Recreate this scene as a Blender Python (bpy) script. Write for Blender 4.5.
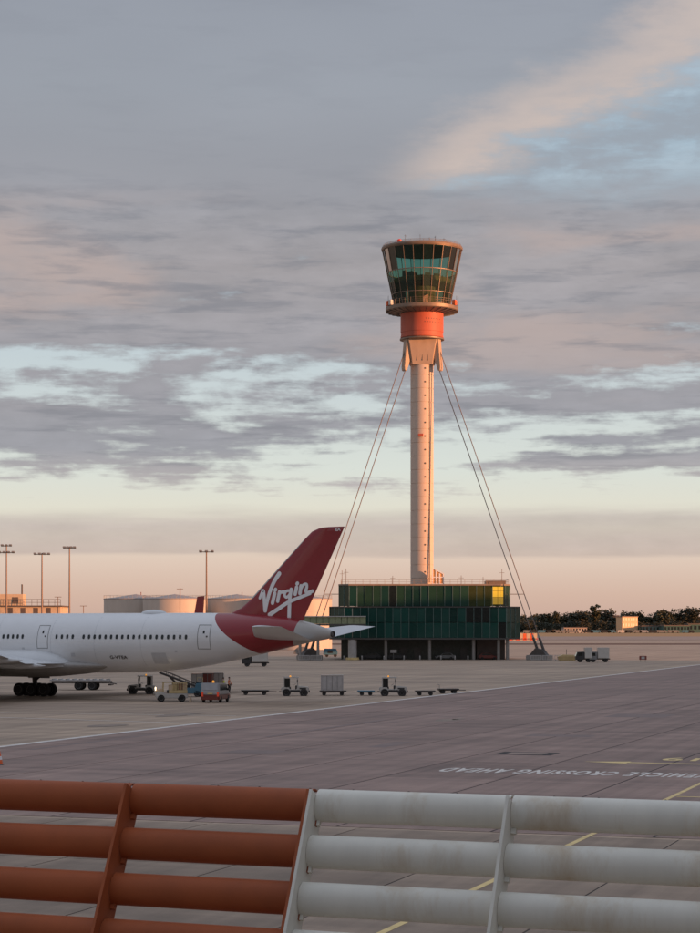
import bpy, bmesh, math, random
from mathutils import Vector, Matrix, Quaternion, Euler
random.seed(7)
S = bpy.context.scene
for o in list(bpy.data.objects): bpy.data.objects.remove(o)
C = S.collection
R = math.radians
# ------------------------------------------------------------------ camera
F, H, HY = 2000.0, 7.6, 625.0           # focal length in photo pixels, eye height, horizon row
cd = bpy.data.cameras.new('camera'); cam = bpy.data.objects.new('camera', cd); C.objects.link(cam)
cam.location = (0, 0, H); cam.rotation_euler = (R(90), 0, 0)
cd.sensor_fit = 'HORIZONTAL'; cd.sensor_width = 36; cd.lens = 36*F/700
cd.shift_y = (HY-466.5)/700
cd.clip_start = 0.5; cd.clip_end = 30000
S.camera = cam
S.render.resolution_x = 768; S.render.resolution_y = 1024
# ------------------------------------------------------------------ world
SUN_AZ, SUN_EL = R(116), R(4.0)
EXPO = 0.45
def lin(c):
    c = c/255
    return c/12.92 if c <= .04045 else ((c+.055)/1.055)**2.4
def L(r, g, b): return (lin(r), lin(g), lin(b), 1)
w = bpy.data.worlds.new('World'); S.world = w; w.use_nodes = True
nt = w.node_tree; N = nt.nodes; LK = nt.links
for n in list(N): N.remove(n)
def nd(t, **k):
    n = N.new(t)
    for a, b in k.items(): setattr(n, a, b)
    return n
def put(sock, v):
    if isinstance(v, (int, float)): sock.default_value = v
    elif isinstance(v, (tuple, list)): sock.default_value = v
    else: LK.new(v, sock)
def mth(op, a, b=0.0, c=0.0, clamp=False):
    n = nd('ShaderNodeMath', operation=op, use_clamp=clamp)
    put(n.inputs[0], a); put(n.inputs[1], b); put(n.inputs[2], c)
    return n.outputs[0]
def smooth(x, e0, e1):
    n = nd('ShaderNodeMapRange', interpolation_type='SMOOTHSTEP')
    put(n.inputs[0], x); put(n.inputs[1], e0); put(n.inputs[2], e1); put(n.inputs[3], 0.0); put(n.inputs[4], 1.0)
    return n.outputs[0]
def mixc(f, a, b):
    n = nd('ShaderNodeMix', data_type='RGBA')
    put(n.inputs[0], f); put(n.inputs[6], a); put(n.inputs[7], b)
    return n.outputs[2]
def ramp(x, stops):
    n = nd('ShaderNodeValToRGB'); cr = n.color_ramp
    while len(cr.elements) < len(stops): cr.elements.new(0.5)
    for e, (p, c) in zip(cr.elements, stops): e.position = p; e.color = c
    put(n.inputs[0], x); return n.outputs[0]
def noise(v, scale, detail=6, rough=.55, dist=0.0):
    n = nd('ShaderNodeTexNoise'); put(n.inputs['Vector'], v)
    n.inputs['Scale'].default_value = scale; n.inputs['Detail'].default_value = detail
    n.inputs['Roughness'].default_value = rough; n.inputs['Distortion'].default_value = dist
    return n.outputs[0]
def comb(x, y, z):
    n = nd('ShaderNodeCombineXYZ'); put(n.inputs[0], x); put(n.inputs[1], y); put(n.inputs[2], z)
    return n.outputs[0]
tc = nd('ShaderNodeTexCoord'); sp = nd('ShaderNodeSeparateXYZ'); LK.new(tc.outputs['Generated'], sp.inputs[0])
dx, dy, dz = sp.outputs
E = mth('ARCSINE', dz); EP = mth('MAXIMUM', E, 0.0)
A = mth('ARCTAN2', dx, dy)
def ey(y): return (HY-y)/F                       # elevation (radians) of a photo row
RM = 0.36
Er = mth('DIVIDE', EP, RM, clamp=True)
lw = mth('LOGARITHM', mth('ADD', EP, .045), math.e)
v1 = comb(mth('MULTIPLY', dx, 4.2), mth('MULTIPLY', dy, 4.2), mth('MULTIPLY', lw, 4.0))
v2 = comb(mth('MULTIPLY', dx, 7.5), mth('MULTIPLY', dy, 7.5), mth('MULTIPLY', lw, 11.5))
v3 = comb(mth('MULTIPLY', dx, 34.0), mth('MULTIPLY', dy, 34.0), mth('MULTIPLY', EP, 95.0))
n5 = noise(v3, 1.0, 7, .6, .15)
n1 = noise(v1, 1.35, 7, .55, .25); n2 = noise(v2, 1.0, 8, .58, .1)
n3 = noise(v2, 2.6, 6, .6, .2)
n4 = noise(v1, 0.55, 3, .5)
clear = ramp(Er, [(ey(y)/RM, L(*c)) for y, c in [
    (625, (200, 168, 154)), (595, (212, 182, 165)), (562, (222, 200, 184)), (515, (226, 222, 206)), (470, (217, 223, 216)),
    (400, (202, 212, 214)), (300, (186, 202, 212)), (150, (160, 192, 212)), (-80, (150, 180, 205))]])
cloud = ramp(Er, [(ey(y)/RM, L(*c)) for y, c in [
    (625, (180, 150, 140)), (550, (184, 169, 162)), (505, (180, 170, 167)), (450, (146, 146, 153)), (350, (150, 147, 152)),
    (270, (158, 152, 154)), (200, (151, 150, 156)), (100, (149, 152, 160)), (-60, (144, 148, 159))]])
# hazy stratus bank low over the horizon
low_e = mth('ADD', E, mth('MULTIPLY', mth('SUBTRACT', n1, .5), .012))
bank = mth('MULTIPLY', smooth(low_e, ey(559), ey(552)),
           mth('SUBTRACT', 1.0, smooth(mth('ADD', low_e, mth('MULTIPLY', mth('SUBTRACT', n2, .5), .012)), ey(524), ey(504))))
bank = mth('MULTIPLY', bank, mth('ADD', .30, mth('MULTIPLY', n2, .85)))
# broken streaks
cov = ramp(Er, [(ey(y)/RM, (v, v, v, 1)) for y, v in [
    (625, .0), (520, .2), (495, .40), (466, .56), (400, .61), (360, .60), (335, .74), (240, .84), (205, .86), (120, .95), (-80, .93)]])
cf = mth('ADD', mth('ADD', mth('MULTIPLY', n1, .27), mth('MULTIPLY', n2, .46)), mth('MULTIPLY', n5, .27))
thr = mth('SUBTRACT', .80, mth('MULTIPLY', cov, .56))
streak = smooth(cf, mth('SUBTRACT', thr, .042), mth('ADD', thr, .048))
# open wedge of clear sky with a sunlit rim
sd = mth('SUBTRACT', E, mth('ADD', .2140, mth('MULTIPLY', mth('SUBTRACT', A, .03), .52)))
sd = mth('ADD', sd, mth('MULTIPLY', mth('SUBTRACT', n1, .5), .075))
sd = mth('ADD', sd, mth('MULTIPLY', mth('SUBTRACT', n5, .5), .035))
azm = mth('MULTIPLY', smooth(A, .0, .06), mth('SUBTRACT', 1.0, smooth(A, .5, .8)))
floor_e = mth('ADD', E, mth('MULTIPLY', mth('SUBTRACT', n2, .5), .06))
base = smooth(floor_e, ey(222), ey(176))
wedge = mth('MULTIPLY', mth('MULTIPLY', mth('SUBTRACT', 1.0, smooth(sd, -.026, .004)), azm), base)
wisps = smooth(mth('ADD', mth('MULTIPLY', n2, .6), mth('MULTIPLY', n5, .4)), .40, .60)
wedge = mth('MULTIPLY', wedge, mth('SUBTRACT', 1.0, mth('MULTIPLY', wisps, .8)))
dens = mth('MAXIMUM', streak, bank)
dens = mth('MULTIPLY', dens, mth('SUBTRACT', .93, mth('MULTIPLY', wedge, .93)), clamp=True)
# tone inside the clouds: darker bellies and lighter tops
hi = smooth(E, ey(235), ey(165))
ns = mixc(hi, mixc(.5, n2, n5), mixc(.7, n1, n4))
tone = mth('ADD', mth('ADD', .50, mth('MULTIPLY', hi, .20)), mth('ADD', mth('MULTIPLY', ns, mth('SUBTRACT', .90, mth('MULTIPLY', hi, .6))), mth('MULTIPLY', n4, mth('ADD', .14, mth('MULTIPLY', hi, .24)))))
vm = nd('ShaderNodeVectorMath', operation='SCALE'); LK.new(cloud, vm.inputs[0]); LK.new(tone, vm.inputs[3])
cl = vm.outputs[0]
warm = mth('MULTIPLY', smooth(n1, .48, .66), mth('MULTIPLY', smooth(E, ey(430), ey(330)), mth('SUBTRACT', 1.0, smooth(E, ey(240), ey(190)))))
cl = mixc(mth('MULTIPLY', warm, .7), cl, L(184, 164, 157))
dark = mth('MULTIPLY', smooth(n3, .46, .68), .55)
cl = mixc(mth('MULTIPLY', mth('MULTIPLY', dark, mth('SUBTRACT', 1.0, mth('MULTIPLY', hi, .85))), smooth(E, ey(500), ey(450))), cl, L(116, 117, 126))
rim = mth('MULTIPLY', mth('MULTIPLY', mth('SUBTRACT', 1.0, smooth(mth('ABSOLUTE', mth('ADD', sd, -.004)), .002, .030)), azm), base)
rim = mth('MULTIPLY', rim, mth('ADD', .05, mth('ADD', mth('MULTIPLY', n2, .7), mth('MULTIPLY', n5, .6))))
cl = mixc(mth('MULTIPLY', rim, .9), cl, L(210, 190, 178))
sky = nd('ShaderNodeTexSky', sky_type='NISHITA', sun_disc=False)
sky.sun_elevation = SUN_EL; sky.sun_rotation = SUN_AZ; sky.air_density = 1.2; sky.dust_density = 1.6
BG = 0.10
sc = nd('ShaderNodeVectorMath', operation='SCALE'); LK.new(sky.outputs[0], sc.inputs[0]); sc.inputs[3].default_value = BG
clr = mixc(.93, sc.outputs[0], clear)
clr = mixc(mth('MULTIPLY', wedge, mth('ADD', .0, mth('MULTIPLY', n3, .75)), clamp=True), clr, L(192, 194, 198))
tot = mixc(dens, clr, cl)
up = nd('ShaderNodeVectorMath', operation='SCALE'); LK.new(tot, up.inputs[0]); LK.new(mth('MULTIPLY', mth('ADD', 1.0, mth('MULTIPLY', smooth(E, .36, 1.35), 1.25)), 1.06*2**-EXPO/BG), up.inputs[3])
bg = nd('ShaderNodeBackground'); LK.new(up.outputs[0], bg.inputs[0]); bg.inputs[1].default_value = BG
wo = nd('ShaderNodeOutputWorld'); LK.new(bg.outputs[0], wo.inputs[0])
# ------------------------------------------------------------------ sun
sdir = Vector((math.sin(SUN_AZ)*math.cos(SUN_EL), math.cos(SUN_AZ)*math.cos(SUN_EL), math.sin(SUN_EL)))
sl = bpy.data.lights.new('sun', 'SUN'); sl.energy = 5.0; sl.angle = R(.53); sl.color = (1, .43, .19)
so = bpy.data.objects.new('sun', sl); C.objects.link(so); so.rotation_euler = (-sdir).to_track_quat('-Z', 'Y').to_euler()
so.location = (200, -100, 100)
vs = S.view_settings; vs.view_transform = 'Standard'; vs.look = 'None'; vs.exposure = EXPO; vs.gamma = 1.0
S.render.engine = 'CYCLES'
S.cycles.max_bounces = 8; S.cycles.transparent_max_bounces = 16
# ------------------------------------------------------------------ helpers
def X(px, D): return (px-350)/F*D
def Z(py, D): return H+(HY-py)/F*D
def G(px, py):
    D = H*F/(py-HY); return Vector((X(px, D), D, 0))
ONES = 'first second third fourth fifth sixth seventh eighth ninth tenth eleventh twelfth thirteenth fourteenth fifteenth sixteenth seventeenth eighteenth nineteenth'.split()
def nth(n):
    if n < 20: return ONES[n-1]
    te, o_ = divmod(n, 10); w_ = ['twent', 'thirt', 'fort', 'fift', 'sixt', 'sevent', 'eight', 'ninet'][te-2]
    return w_+'ieth' if o_ == 0 else w_+'y-'+ONES[o_-1]
class B:
    def __init__(s): s.v = []; s.f = []
    def add(s, vs_, fs):
        n = len(s.v); s.v += [tuple(p) for p in vs_]; s.f += [tuple(i+n for i in q) for q in fs]; return s
    def box(s, c, d, rot=None):
        c = Vector(c); p = []
        for z in (-.5, .5):
            for x, y in ((-.5, -.5), (.5, -.5), (.5, .5), (-.5, .5)):
                q = Vector((x*d[0], y*d[1], z*d[2]))
                if rot is not None: q = rot @ q
                p.append(c+q)
        return s.add(p, [(3, 2, 1, 0), (4, 5, 6, 7), (0, 1, 5, 4), (1, 2, 6, 5), (2, 3, 7, 6), (3, 0, 4, 7)])
    def b2(s, x0, x1, y0, y1, z0, z1): return s.box(((x0+x1)/2, (y0+y1)/2, (z0+z1)/2), (x1-x0, y1-y0, z1-z0))
    def cyl(s, p0, p1, r0, r1=None, n=10, caps=True):
        p0 = Vector(p0); p1 = Vector(p1); r1 = r0 if r1 is None else r1
        q = (p1-p0).to_track_quat('Z', 'Y'); vs_ = []
        for p, r in ((p0, r0), (p1, r1)):
            for i in range(n):
                a = 2*math.pi*i/n; vs_.append(p+q @ Vector((r*math.cos(a), r*math.sin(a), 0)))
        fs = [(i, (i+1) % n, n+(i+1) % n, n+i) for i in range(n)]
        if caps: fs += [tuple(range(n-1, -1, -1)), tuple(range(n, 2*n))]
        return s.add(vs_, fs)
    def bar(s, p0, p1, wd, ht):
        p0 = Vector(p0); p1 = Vector(p1); d = p1-p0
        q = d.to_track_quat('X', 'Z').to_matrix()
        return s.box((p0+p1)/2, (d.length, wd, ht), q)
    def path(s, pts, r, n=6):
        for a, b in zip(pts, pts[1:]): s.cyl(a, b, r, r, n)
        return s
    def loft(s, rings, caps=True, closed=True):
        n = len(rings[0]); k = len(rings); vs_ = [p for r in rings for p in r]; fs = []
        for j in range(k-1):
            for i in range(n if closed else n-1):
                fs.append((j*n+i, j*n+(i+1) % n, (j+1)*n+(i+1) % n, (j+1)*n+i))
        if caps: fs += [tuple(range(n-1, -1, -1)), tuple((k-1)*n+i for i in range(n))]
        return s.add(vs_, fs)
    def lathe(s, prof, n=24, c=(0, 0, 0), axis='z', caps=True, a0=0.0):
        rings = []
        for r, h in prof:
            ring = []
            for i in range(n):
                a = a0+2*math.pi*i/n; u, v = r*math.cos(a), r*math.sin(a)
                p = {'z': (u, v, h), 'y': (v, h, u), 'x': (h, u, v)}[axis]
                ring.append((p[0]+c[0], p[1]+c[1], p[2]+c[2]))
            rings.append(ring)
        return s.loft(rings, caps)
    def prof(s, pts, y0, y1):                     # side outline (x,z) extruded over y
        return s.loft([[(x, y0, z) for x, z in pts], [(x, y1, z) for x, z in pts]])
    def poly(s, pts): return s.add(pts, [tuple(range(len(pts)))])
    def mesh(s, name, mat, sharp=35, bevel=0.0):
        me = bpy.data.meshes.new(name); me.from_pydata([tuple(p) for p in s.v], [], s.f)
        bm = bmesh.new(); bm.from_mesh(me)
        bmesh.ops.recalc_face_normals(bm, faces=bm.faces)
        if bevel > 0:
            es = [e for e in bm.edges if len(e.link_faces) == 2 and e.calc_face_angle(0) > .5]
            bmesh.ops.bevel(bm, geom=es, offset=bevel, segments=2, affect='EDGES', clamp_overlap=True)
        for f_ in bm.faces: f_.smooth = True
        for e in bm.edges:
            if len(e.link_faces) != 2 or e.calc_face_angle(0) > R(sharp): e.smooth = False
        bm.to_mesh(me); bm.free()
        if mat: me.materials.append(mat)
        return me
def obj(name, b, mat, parent=None, loc=None, rot=None, sharp=35, bevel=0.0, kind=None):
    me = b if isinstance(b, bpy.types.Mesh) else b.mesh(name, mat, sharp, bevel)
    o = bpy.data.objects.new(name, me); C.objects.link(o)
    if parent is not None: o.parent = parent
    if loc is not None: o.location = loc
    if rot is not None: o.rotation_euler = rot
    if kind: o['kind'] = kind
    return o
def tag(o, label, cat, group=None):
    o['label'] = label; o['category'] = cat
    if group: o['group'] = group
    return o
def thing(name, label, cat, loc=(0, 0, 0), rz=0.0, group=None):
    o = bpy.data.objects.new(name, None); C.objects.link(o); o.empty_display_size = .5
    o.location = loc; o.rotation_euler = (0, 0, rz)
    return tag(o, label, cat, group)
def copy_tree(o, parent=None):
    c = o.copy(); C.objects.link(c); c.parent = parent
    for ch in list(o.children): copy_tree(ch, c)
    return c
def clone(o, label, loc, rz=0.0):
    c = copy_tree(o); c['label'] = label; c.location = loc; c.rotation_euler = (0, 0, rz); return c
def text_mesh(s, mat, size=1.0, sx=1.0, extrude=0.0, bold=0.0, gap=1.0):
    cu = bpy.data.curves.new('t', 'FONT'); cu.body = s; cu.size = size; cu.align_x = 'CENTER'; cu.align_y = 'CENTER'
    cu.space_character = gap; cu.extrude = extrude; cu.offset = bold; cu.resolution_u = 3
    o = bpy.data.objects.new('t', cu); C.objects.link(o)
    me = bpy.data.meshes.new_from_object(o.evaluated_get(bpy.context.evaluated_depsgraph_get()))
    bpy.data.objects.remove(o); me.materials.clear(); me.materials.append(mat)
    me.transform(Matrix.Diagonal((sx, 1, 1, 1))); return me
# ------------------------------------------------------------------ materials
def mk(name, col, rough=.6, metal=0.0, var=.18, scale=2.0, bump=0.0, bscale=40, stretch=(1, 1, 1), dirt=None, damt=.5, world=False,
       rnd=0.0, coat=0.0, spec=.5, emit=None, estr=0.0, brick=None, streak=0.0):
    m = bpy.data.materials.new(name); m.use_nodes = True; t = m.node_tree; p = t.nodes['Principled BSDF']
    def new(k): return t.nodes.new(k)
    if world: src = new('ShaderNodeNewGeometry').outputs['Position']
    else: src = new('ShaderNodeTexCoord').outputs['Object']
    mp = new('ShaderNodeMapping'); mp.inputs['Scale'].default_value = stretch; t.links.new(src, mp.inputs[0])
    n = new('ShaderNodeTexNoise'); n.inputs['Scale'].default_value = scale; n.inputs['Detail'].default_value = 8; n.inputs['Roughness'].default_value = .62
    t.links.new(mp.outputs[0], n.inputs[0])
    cr = new('ShaderNodeValToRGB'); cr.color_ramp.elements[0].position = .28; cr.color_ramp.elements[1].position = .74
    cr.color_ramp.elements[0].color = tuple(c*(1-var) for c in col)+(1,); cr.color_ramp.elements[1].color = tuple(min(1, c*(1+var)) for c in col)+(1,)
    t.links.new(n.outputs[0], cr.inputs[0]); out = cr.outputs[0]
    if dirt:
        n2_ = new('ShaderNodeTexNoise'); n2_.inputs['Scale'].default_value = scale*.37; n2_.inputs['Detail'].default_value = 9; n2_.inputs['Roughness'].default_value = .7
        t.links.new(mp.outputs[0], n2_.inputs[0])
        r2 = new('ShaderNodeMapRange'); r2.inputs[1].default_value = .50; r2.inputs[2].default_value = .72; r2.inputs[4].default_value = damt
        t.links.new(n2_.outputs[0], r2.inputs[0])
        mx = new('ShaderNodeMix'); mx.data_type = 'RGBA'; t.links.new(r2.outputs[0], mx.inputs[0]); t.links.new(out, mx.inputs[6]); mx.inputs[7].default_value = tuple(dirt)+(1,)
        out = mx.outputs[2]
    if brick or streak:
        m3 = new('ShaderNodeMapping'); m3.inputs['Rotation'].default_value = (0, 0, R(19)); t.links.new(src, m3.inputs[0])
        def mul(sock, fac):
            vv = new('ShaderNodeVectorMath'); vv.operation = 'MULTIPLY'; t.links.new(sock, vv.inputs[0]); t.links.new(fac, vv.inputs[1]); return vv.outputs[0]
        if brick:
            bk = new('ShaderNodeTexBrick'); t.links.new(m3.outputs[0], bk.inputs[0]); bk.offset = 0.0; bk.squash = 1.0
            bk.inputs['Color1'].default_value = (1, 1, 1, 1); bk.inputs['Color2'].default_value = (.86, .86, .87, 1); bk.inputs['Mortar'].default_value = (.62, .6, .6, 1)
            bk.inputs['Scale'].default_value = 1.0; bk.inputs['Mortar Size'].default_value = .07; bk.inputs['Brick Width'].default_value = brick; bk.inputs['Row Height'].default_value = brick; bk.inputs['Mortar Smooth'].default_value = .3
            out = mul(out, bk.outputs[0])
        if streak:
            for sc_, dt in (((.9, .012, 1), 5), ((.02, .35, 1), 6)):
                m4 = new('ShaderNodeMapping'); m4.inputs['Scale'].default_value = sc_; t.links.new(m3.outputs[0], m4.inputs[0])
                n4_ = new('ShaderNodeTexNoise'); n4_.inputs['Scale'].default_value = 1.0; n4_.inputs['Detail'].default_value = dt; n4_.inputs['Roughness'].default_value = .65; t.links.new(m4.outputs[0], n4_.inputs[0])
                r4 = new('ShaderNodeMapRange'); r4.inputs[1].default_value = .35; r4.inputs[2].default_value = .62; r4.inputs[3].default_value = 1-streak; r4.inputs[4].default_value = 1.06; t.links.new(n4_.outputs[0], r4.inputs[0])
                out = mul(out, r4.outputs[0])
    if rnd:
        oi = new('ShaderNodeObjectInfo'); mr = new('ShaderNodeMapRange'); mr.inputs[3].default_value = 1-rnd; mr.inputs[4].default_value = 1+rnd
        t.links.new(oi.outputs['Random'], mr.inputs[0])
        vm_ = new('ShaderNodeVectorMath'); vm_.operation = 'SCALE'; t.links.new(out, vm_.inputs[0]); t.links.new(mr.outputs[0], vm_.inputs[3]); out = vm_.outputs[0]
    t.links.new(out, p.inputs['Base Color'])
    rr = new('ShaderNodeMapRange'); rr.inputs[3].default_value = max(.03, rough-.08); rr.inputs[4].default_value = min(1, rough+.08)
    t.links.new(n.outputs[0], rr.inputs[0]); t.links.new(rr.outputs[0], p.inputs['Roughness'])
    p.inputs['Metallic'].default_value = metal; p.inputs['Coat Weight'].default_value = coat; p.inputs['Specular IOR Level'].default_value = spec
    if bump:
        nb = new('ShaderNodeTexNoise'); nb.inputs['Scale'].default_value = bscale; nb.inputs['Detail'].default_value = 5; t.links.new(src, nb.inputs[0])
        bp = new('ShaderNodeBump'); bp.inputs['Strength'].default_value = bump; bp.inputs['Distance'].default_value = .02
        t.links.new(nb.outputs[0], bp.inputs['Height']); t.links.new(bp.outputs[0], p.inputs['Normal'])
    if emit: p.inputs['Emission Color'].default_value = tuple(emit)+(1,); p.inputs['Emission Strength'].default_value = estr
    return m
def glass(name, tint, through=.6, refl=.9, rough=.03, dif=.12):
    m = bpy.data.materials.new(name); m.use_nodes = True; t = m.node_tree; t.nodes.clear()
    o = t.nodes.new('ShaderNodeOutputMaterial'); tr = t.nodes.new('ShaderNodeBsdfTransparent'); tr.inputs[0].default_value = tuple(tint)+(1,)
    df = t.nodes.new('ShaderNodeBsdfDiffuse'); df.inputs[0].default_value = tuple(c*dif for c in tint)+(1,)
    oi = t.nodes.new('ShaderNodeObjectInfo'); mr = t.nodes.new('ShaderNodeMapRange'); mr.inputs[3].default_value = max(0, through-.12); mr.inputs[4].default_value = min(1, through+.12)
    t.links.new(oi.outputs['Random'], mr.inputs[0])
    m1 = t.nodes.new('ShaderNodeMixShader'); t.links.new(mr.outputs[0], m1.inputs[0]); t.links.new(df.outputs[0], m1.inputs[1]); t.links.new(tr.outputs[0], m1.inputs[2])
    gl = t.nodes.new('ShaderNodeBsdfGlossy'); gl.inputs[0].default_value = (refl, refl, refl, 1); gl.inputs[1].default_value = rough
    fr = t.nodes.new('ShaderNodeFresnel'); fr.inputs[0].default_value = 1.5
    m2 = t.nodes.new('ShaderNodeMixShader'); t.links.new(fr.outputs[0], m2.inputs[0]); t.links.new(m1.outputs[0], m2.inputs[1]); t.links.new(gl.outputs[0], m2.inputs[2])
    t.links.new(m2.outputs[0], o.inputs[0]); return m
M = {}
M['earth'] = mk('earth', (.11, .085, .045), .95, var=.25, scale=.02, world=True)
M['grass'] = mk('grass', (.36, .205, .085), .95, var=.3, scale=.02, world=True, stretch=(1, 6, 1))
M['darkgrass'] = mk('darkgrass', (.10, .05, .032), .95, var=.25, scale=.03, world=True)
M['concrete'] = mk('concrete', (.46, .338, .245), .85, var=.13, scale=.06, bump=.15, bscale=9, dirt=(.25, .185, .145), damt=.75, world=True, stretch=(.5, 1.6, 1), brick=6.0, streak=.22)
M['concrete_slab'] = mk('concrete_slab', (.31, .228, .17), .85, streak=.2, var=.14, scale=.5, bump=.3, bscale=14, dirt=(.18, .138, .108), damt=.7, world=True, rnd=.13)
M['asphalt'] = mk('asphalt', (.295, .198, .165), .8, var=.18, scale=.09, bump=.15, bscale=9, dirt=(.18, .125, .11), damt=.55, world=True, stretch=(.6, 1.3, 1), brick=6.0, streak=.2)
M['asphalt_slab'] = mk('asphalt_slab', (.295, .198, .165), .8, streak=.22, var=.16, scale=.35, bump=.3, bscale=14, dirt=(.18, .125, .11), damt=.6, world=True, rnd=.12)
M['stain'] = mk('stain', (.24, .18, .14), .7, var=.3, scale=.8, world=True)
M['patch'] = mk('patch', (.205, .148, .134), .8, var=.2, scale=.6, world=True)
M['joint'] = mk('joint', (.035, .028, .028), .9, world=True)
M['runway'] = mk('runway', (.30, .22, .18), .85, var=.1, scale=.02, world=True)
M['paint_white'] = mk('paint_white', (.68, .63, .58), .7, var=.25, scale=1.5, world=True, dirt=(.34, .27, .25), damt=.8)
M['paint_yellow'] = mk('paint_yellow', (.74, .55, .24), .7, var=.2, scale=1.5, world=True, dirt=(.3, .22, .15), damt=.5)
M['red_steel'] = mk('red_steel', (.36, .088, .028), .62, var=.14, scale=1.6, dirt=(.24, .062, .024), damt=.6, world=True, spec=.3, stretch=(1, 1, 1), bump=.04, bscale=60)
M['white_steel'] = mk('white_steel', (.72, .69, .61), .6, var=.07, scale=1.6, dirt=(.50, .37, .23), damt=.85, world=True, spec=.35, stretch=(2.4, 2.4, .55), bump=.04, bscale=60)
M['bolt'] = mk('bolt', (.05, .03, .025), .6, metal=.3)
M['tower_conc'] = mk('tower_conc', (.60, .475, .39), .7, var=.08, scale=.6, dirt=(.44, .36, .30), damt=.35, stretch=(1, 1, .3))
M['neck'] = mk('neck', (.46, .33, .24), .6, var=.12, scale=.7, dirt=(.34, .24, .17), damt=.4, stretch=(1, 1, .3))
M['tower_red'] = mk('tower_red', (.50, .11, .06), .6, var=.12, scale=.8, dirt=(.36, .07, .04), damt=.5, stretch=(1.5, 1.5, .25))
M['tower_trim'] = mk('tower_trim', (.24, .17, .125), .5, metal=.3, var=.15, scale=1)
M['tower_dark'] = mk('tower_dark', (.07, .065, .06), .6, var=.2)
M['cable'] = mk('cable', (.22, .17, .15), .5, metal=.4)
M['mullion'] = mk('mullion', (.30, .27, .24), .45, metal=.4, var=.1)
M['interior'] = mk('interior', (.085, .088, .078), .8, var=.3)
M['int_warm'] = mk('int_warm', (.30, .19, .10), .8, var=.3)
M['cab_glass'] = glass('cab_glass', (.42, .72, .66), .9, .35)
M['cab_glass_low'] = glass('cab_glass_low', (.42, .60, .48), .78, .4, dif=.25)
M['base_glass'] = glass('base_glass', (.065, .235, .195), .35, .6, dif=.42)
M['base_glass_sunglow'] = glass('base_glass_sunglow', (.28, .34, .13), .40, .6, dif=.30)  # gold tint puts reflected sun glow into the glass colour
M['base_glass_dim'] = glass('base_glass_dim', (.052, .19, .16), .42, .6, dif=.42)
M['base_glass_top'] = glass('base_glass_top', (.10, .27, .185), .45, .6, dif=.36)
M['dark_glass'] = mk('dark_glass', (.008, .012, .012), .08, spec=.6)
M['lit'] = mk('lit', (.3, .2, .03), .3, emit=(.95, .50, .03), estr=.5)  # emission stands in for the amber sun reflection on the facade
M['sun_glint_low'] = mk('sun_glint_low', (.3, .2, .03), .3, emit=(.6, .34, .03), estr=.32)  # weaker emission for the lower part of the painted sun reflection
M['lit_orange'] = mk('lit_orange', (.80, .38, .13), .3, var=.2, spec=.5)  # sun glow on the stair head glazing is put into this orange
M['steel_dark'] = mk('steel_dark', (.09, .08, .075), .55, metal=.5, var=.2)
M['steel_grey'] = mk('steel_grey', (.26, .25, .24), .5, metal=.4, var=.15)
M['bwall'] = mk('bwall', (.11, .085, .075), .85, var=.2, scale=.7)
M['roofdeck'] = mk('roofdeck', (.25, .19, .15), .8, var=.2, scale=.7)
M['ac_white'] = None
M['ac_grey'] = mk('ac_grey', (.42, .40, .38), .4, var=.06, scale=.8)
M['ac_wing'] = mk('ac_wing', (.62, .63, .64), .35, var=.05, scale=.6)
M['ac_red'] = mk('ac_red', (.26, .012, .020), .33, var=.06, scale=.8, coat=.4)
M['ac_seam'] = mk('ac_seam', (.54, .55, .57), .4, var=.08)
M['ac_line'] = mk('ac_line', (.22, .22, .22), .5)
M['ac_belly'] = mk('ac_belly', (.40, .385, .37), .4, var=.06)
M['logo'] = mk('logo', (.80, .78, .78), .4, var=.03)
M['tyre'] = mk('tyre', (.018, .017, .017), .85, var=.3)
M['rim'] = mk('rim', (.30, .29, .28), .4, metal=.6)
M['pole'] = mk('pole', (.22, .15, .115), .6, metal=.2)
M['tank'] = mk('tank', (.50, .45, .40), .6, var=.1, scale=.3, dirt=(.40, .34, .29), damt=.4, stretch=(1, 1, .3))
M['tank_roof'] = mk('tank_roof', (.33, .30, .29), .7, var=.1)
M['cream'] = mk('cream', (.58, .44, .30), .6, var=.12)
M['green_panel'] = mk('green_panel', (.24, .27, .16), .6, var=.2)
M['v_white'] = mk('v_white', (.50, .48, .45), .4, var=.08, dirt=(.35, .31, .28), damt=.4, coat=.3)
M['v_silver'] = mk('v_silver', (.36, .36, .38), .35, metal=.3, var=.08)
M['v_maroon'] = mk('v_maroon', (.17, .035, .025), .4, var=.1)
M['v_blue'] = mk('v_blue', (.07, .18, .26), .45, var=.12, dirt=(.06, .1, .14), damt=.4)
M['v_yellow'] = mk('v_yellow', (.56, .43, .22), .5, var=.12, dirt=(.3, .2, .1), damt=.4)
M['v_dark'] = mk('v_dark', (.03, .03, .033), .4, var=.2)
M['v_grey'] = mk('v_grey', (.20, .20, .20), .5, var=.15)
M['box_red'] = mk('box_red', (.22, .055, .04), .6, var=.15)
M['mesh_white'] = mk('mesh_white', (.46, .44, .43), .6, var=.12, dirt=(.3, .28, .26), damt=.5)
M['amber'] = mk('amber', (.8, .3, .03), .4, emit=(1, .42, .06), estr=.45)
M['headlamp'] = mk('headlamp', (.9, .8, .6), .4, emit=(1, .78, .5), estr=4.0)
M['red_lamp'] = mk('red_lamp', (.5, .02, .01), .4, emit=(1, .12, .04), estr=.12)
M['orange'] = mk('orange', (.75, .13, .03), .5, var=.1)
M['hiv_yellow'] = mk('hiv_yellow', (.55, .62, .05), .7, var=.1)
M['hiv_orange'] = mk('hiv_orange', (.75, .18, .05), .7, var=.1)
M['cloth_dark'] = mk('cloth_dark', (.03, .03, .035), .9)
M['skin'] = mk('skin', (.42, .26, .19), .6)
M['hair'] = mk('hair', (.03, .02, .015), .8)
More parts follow.
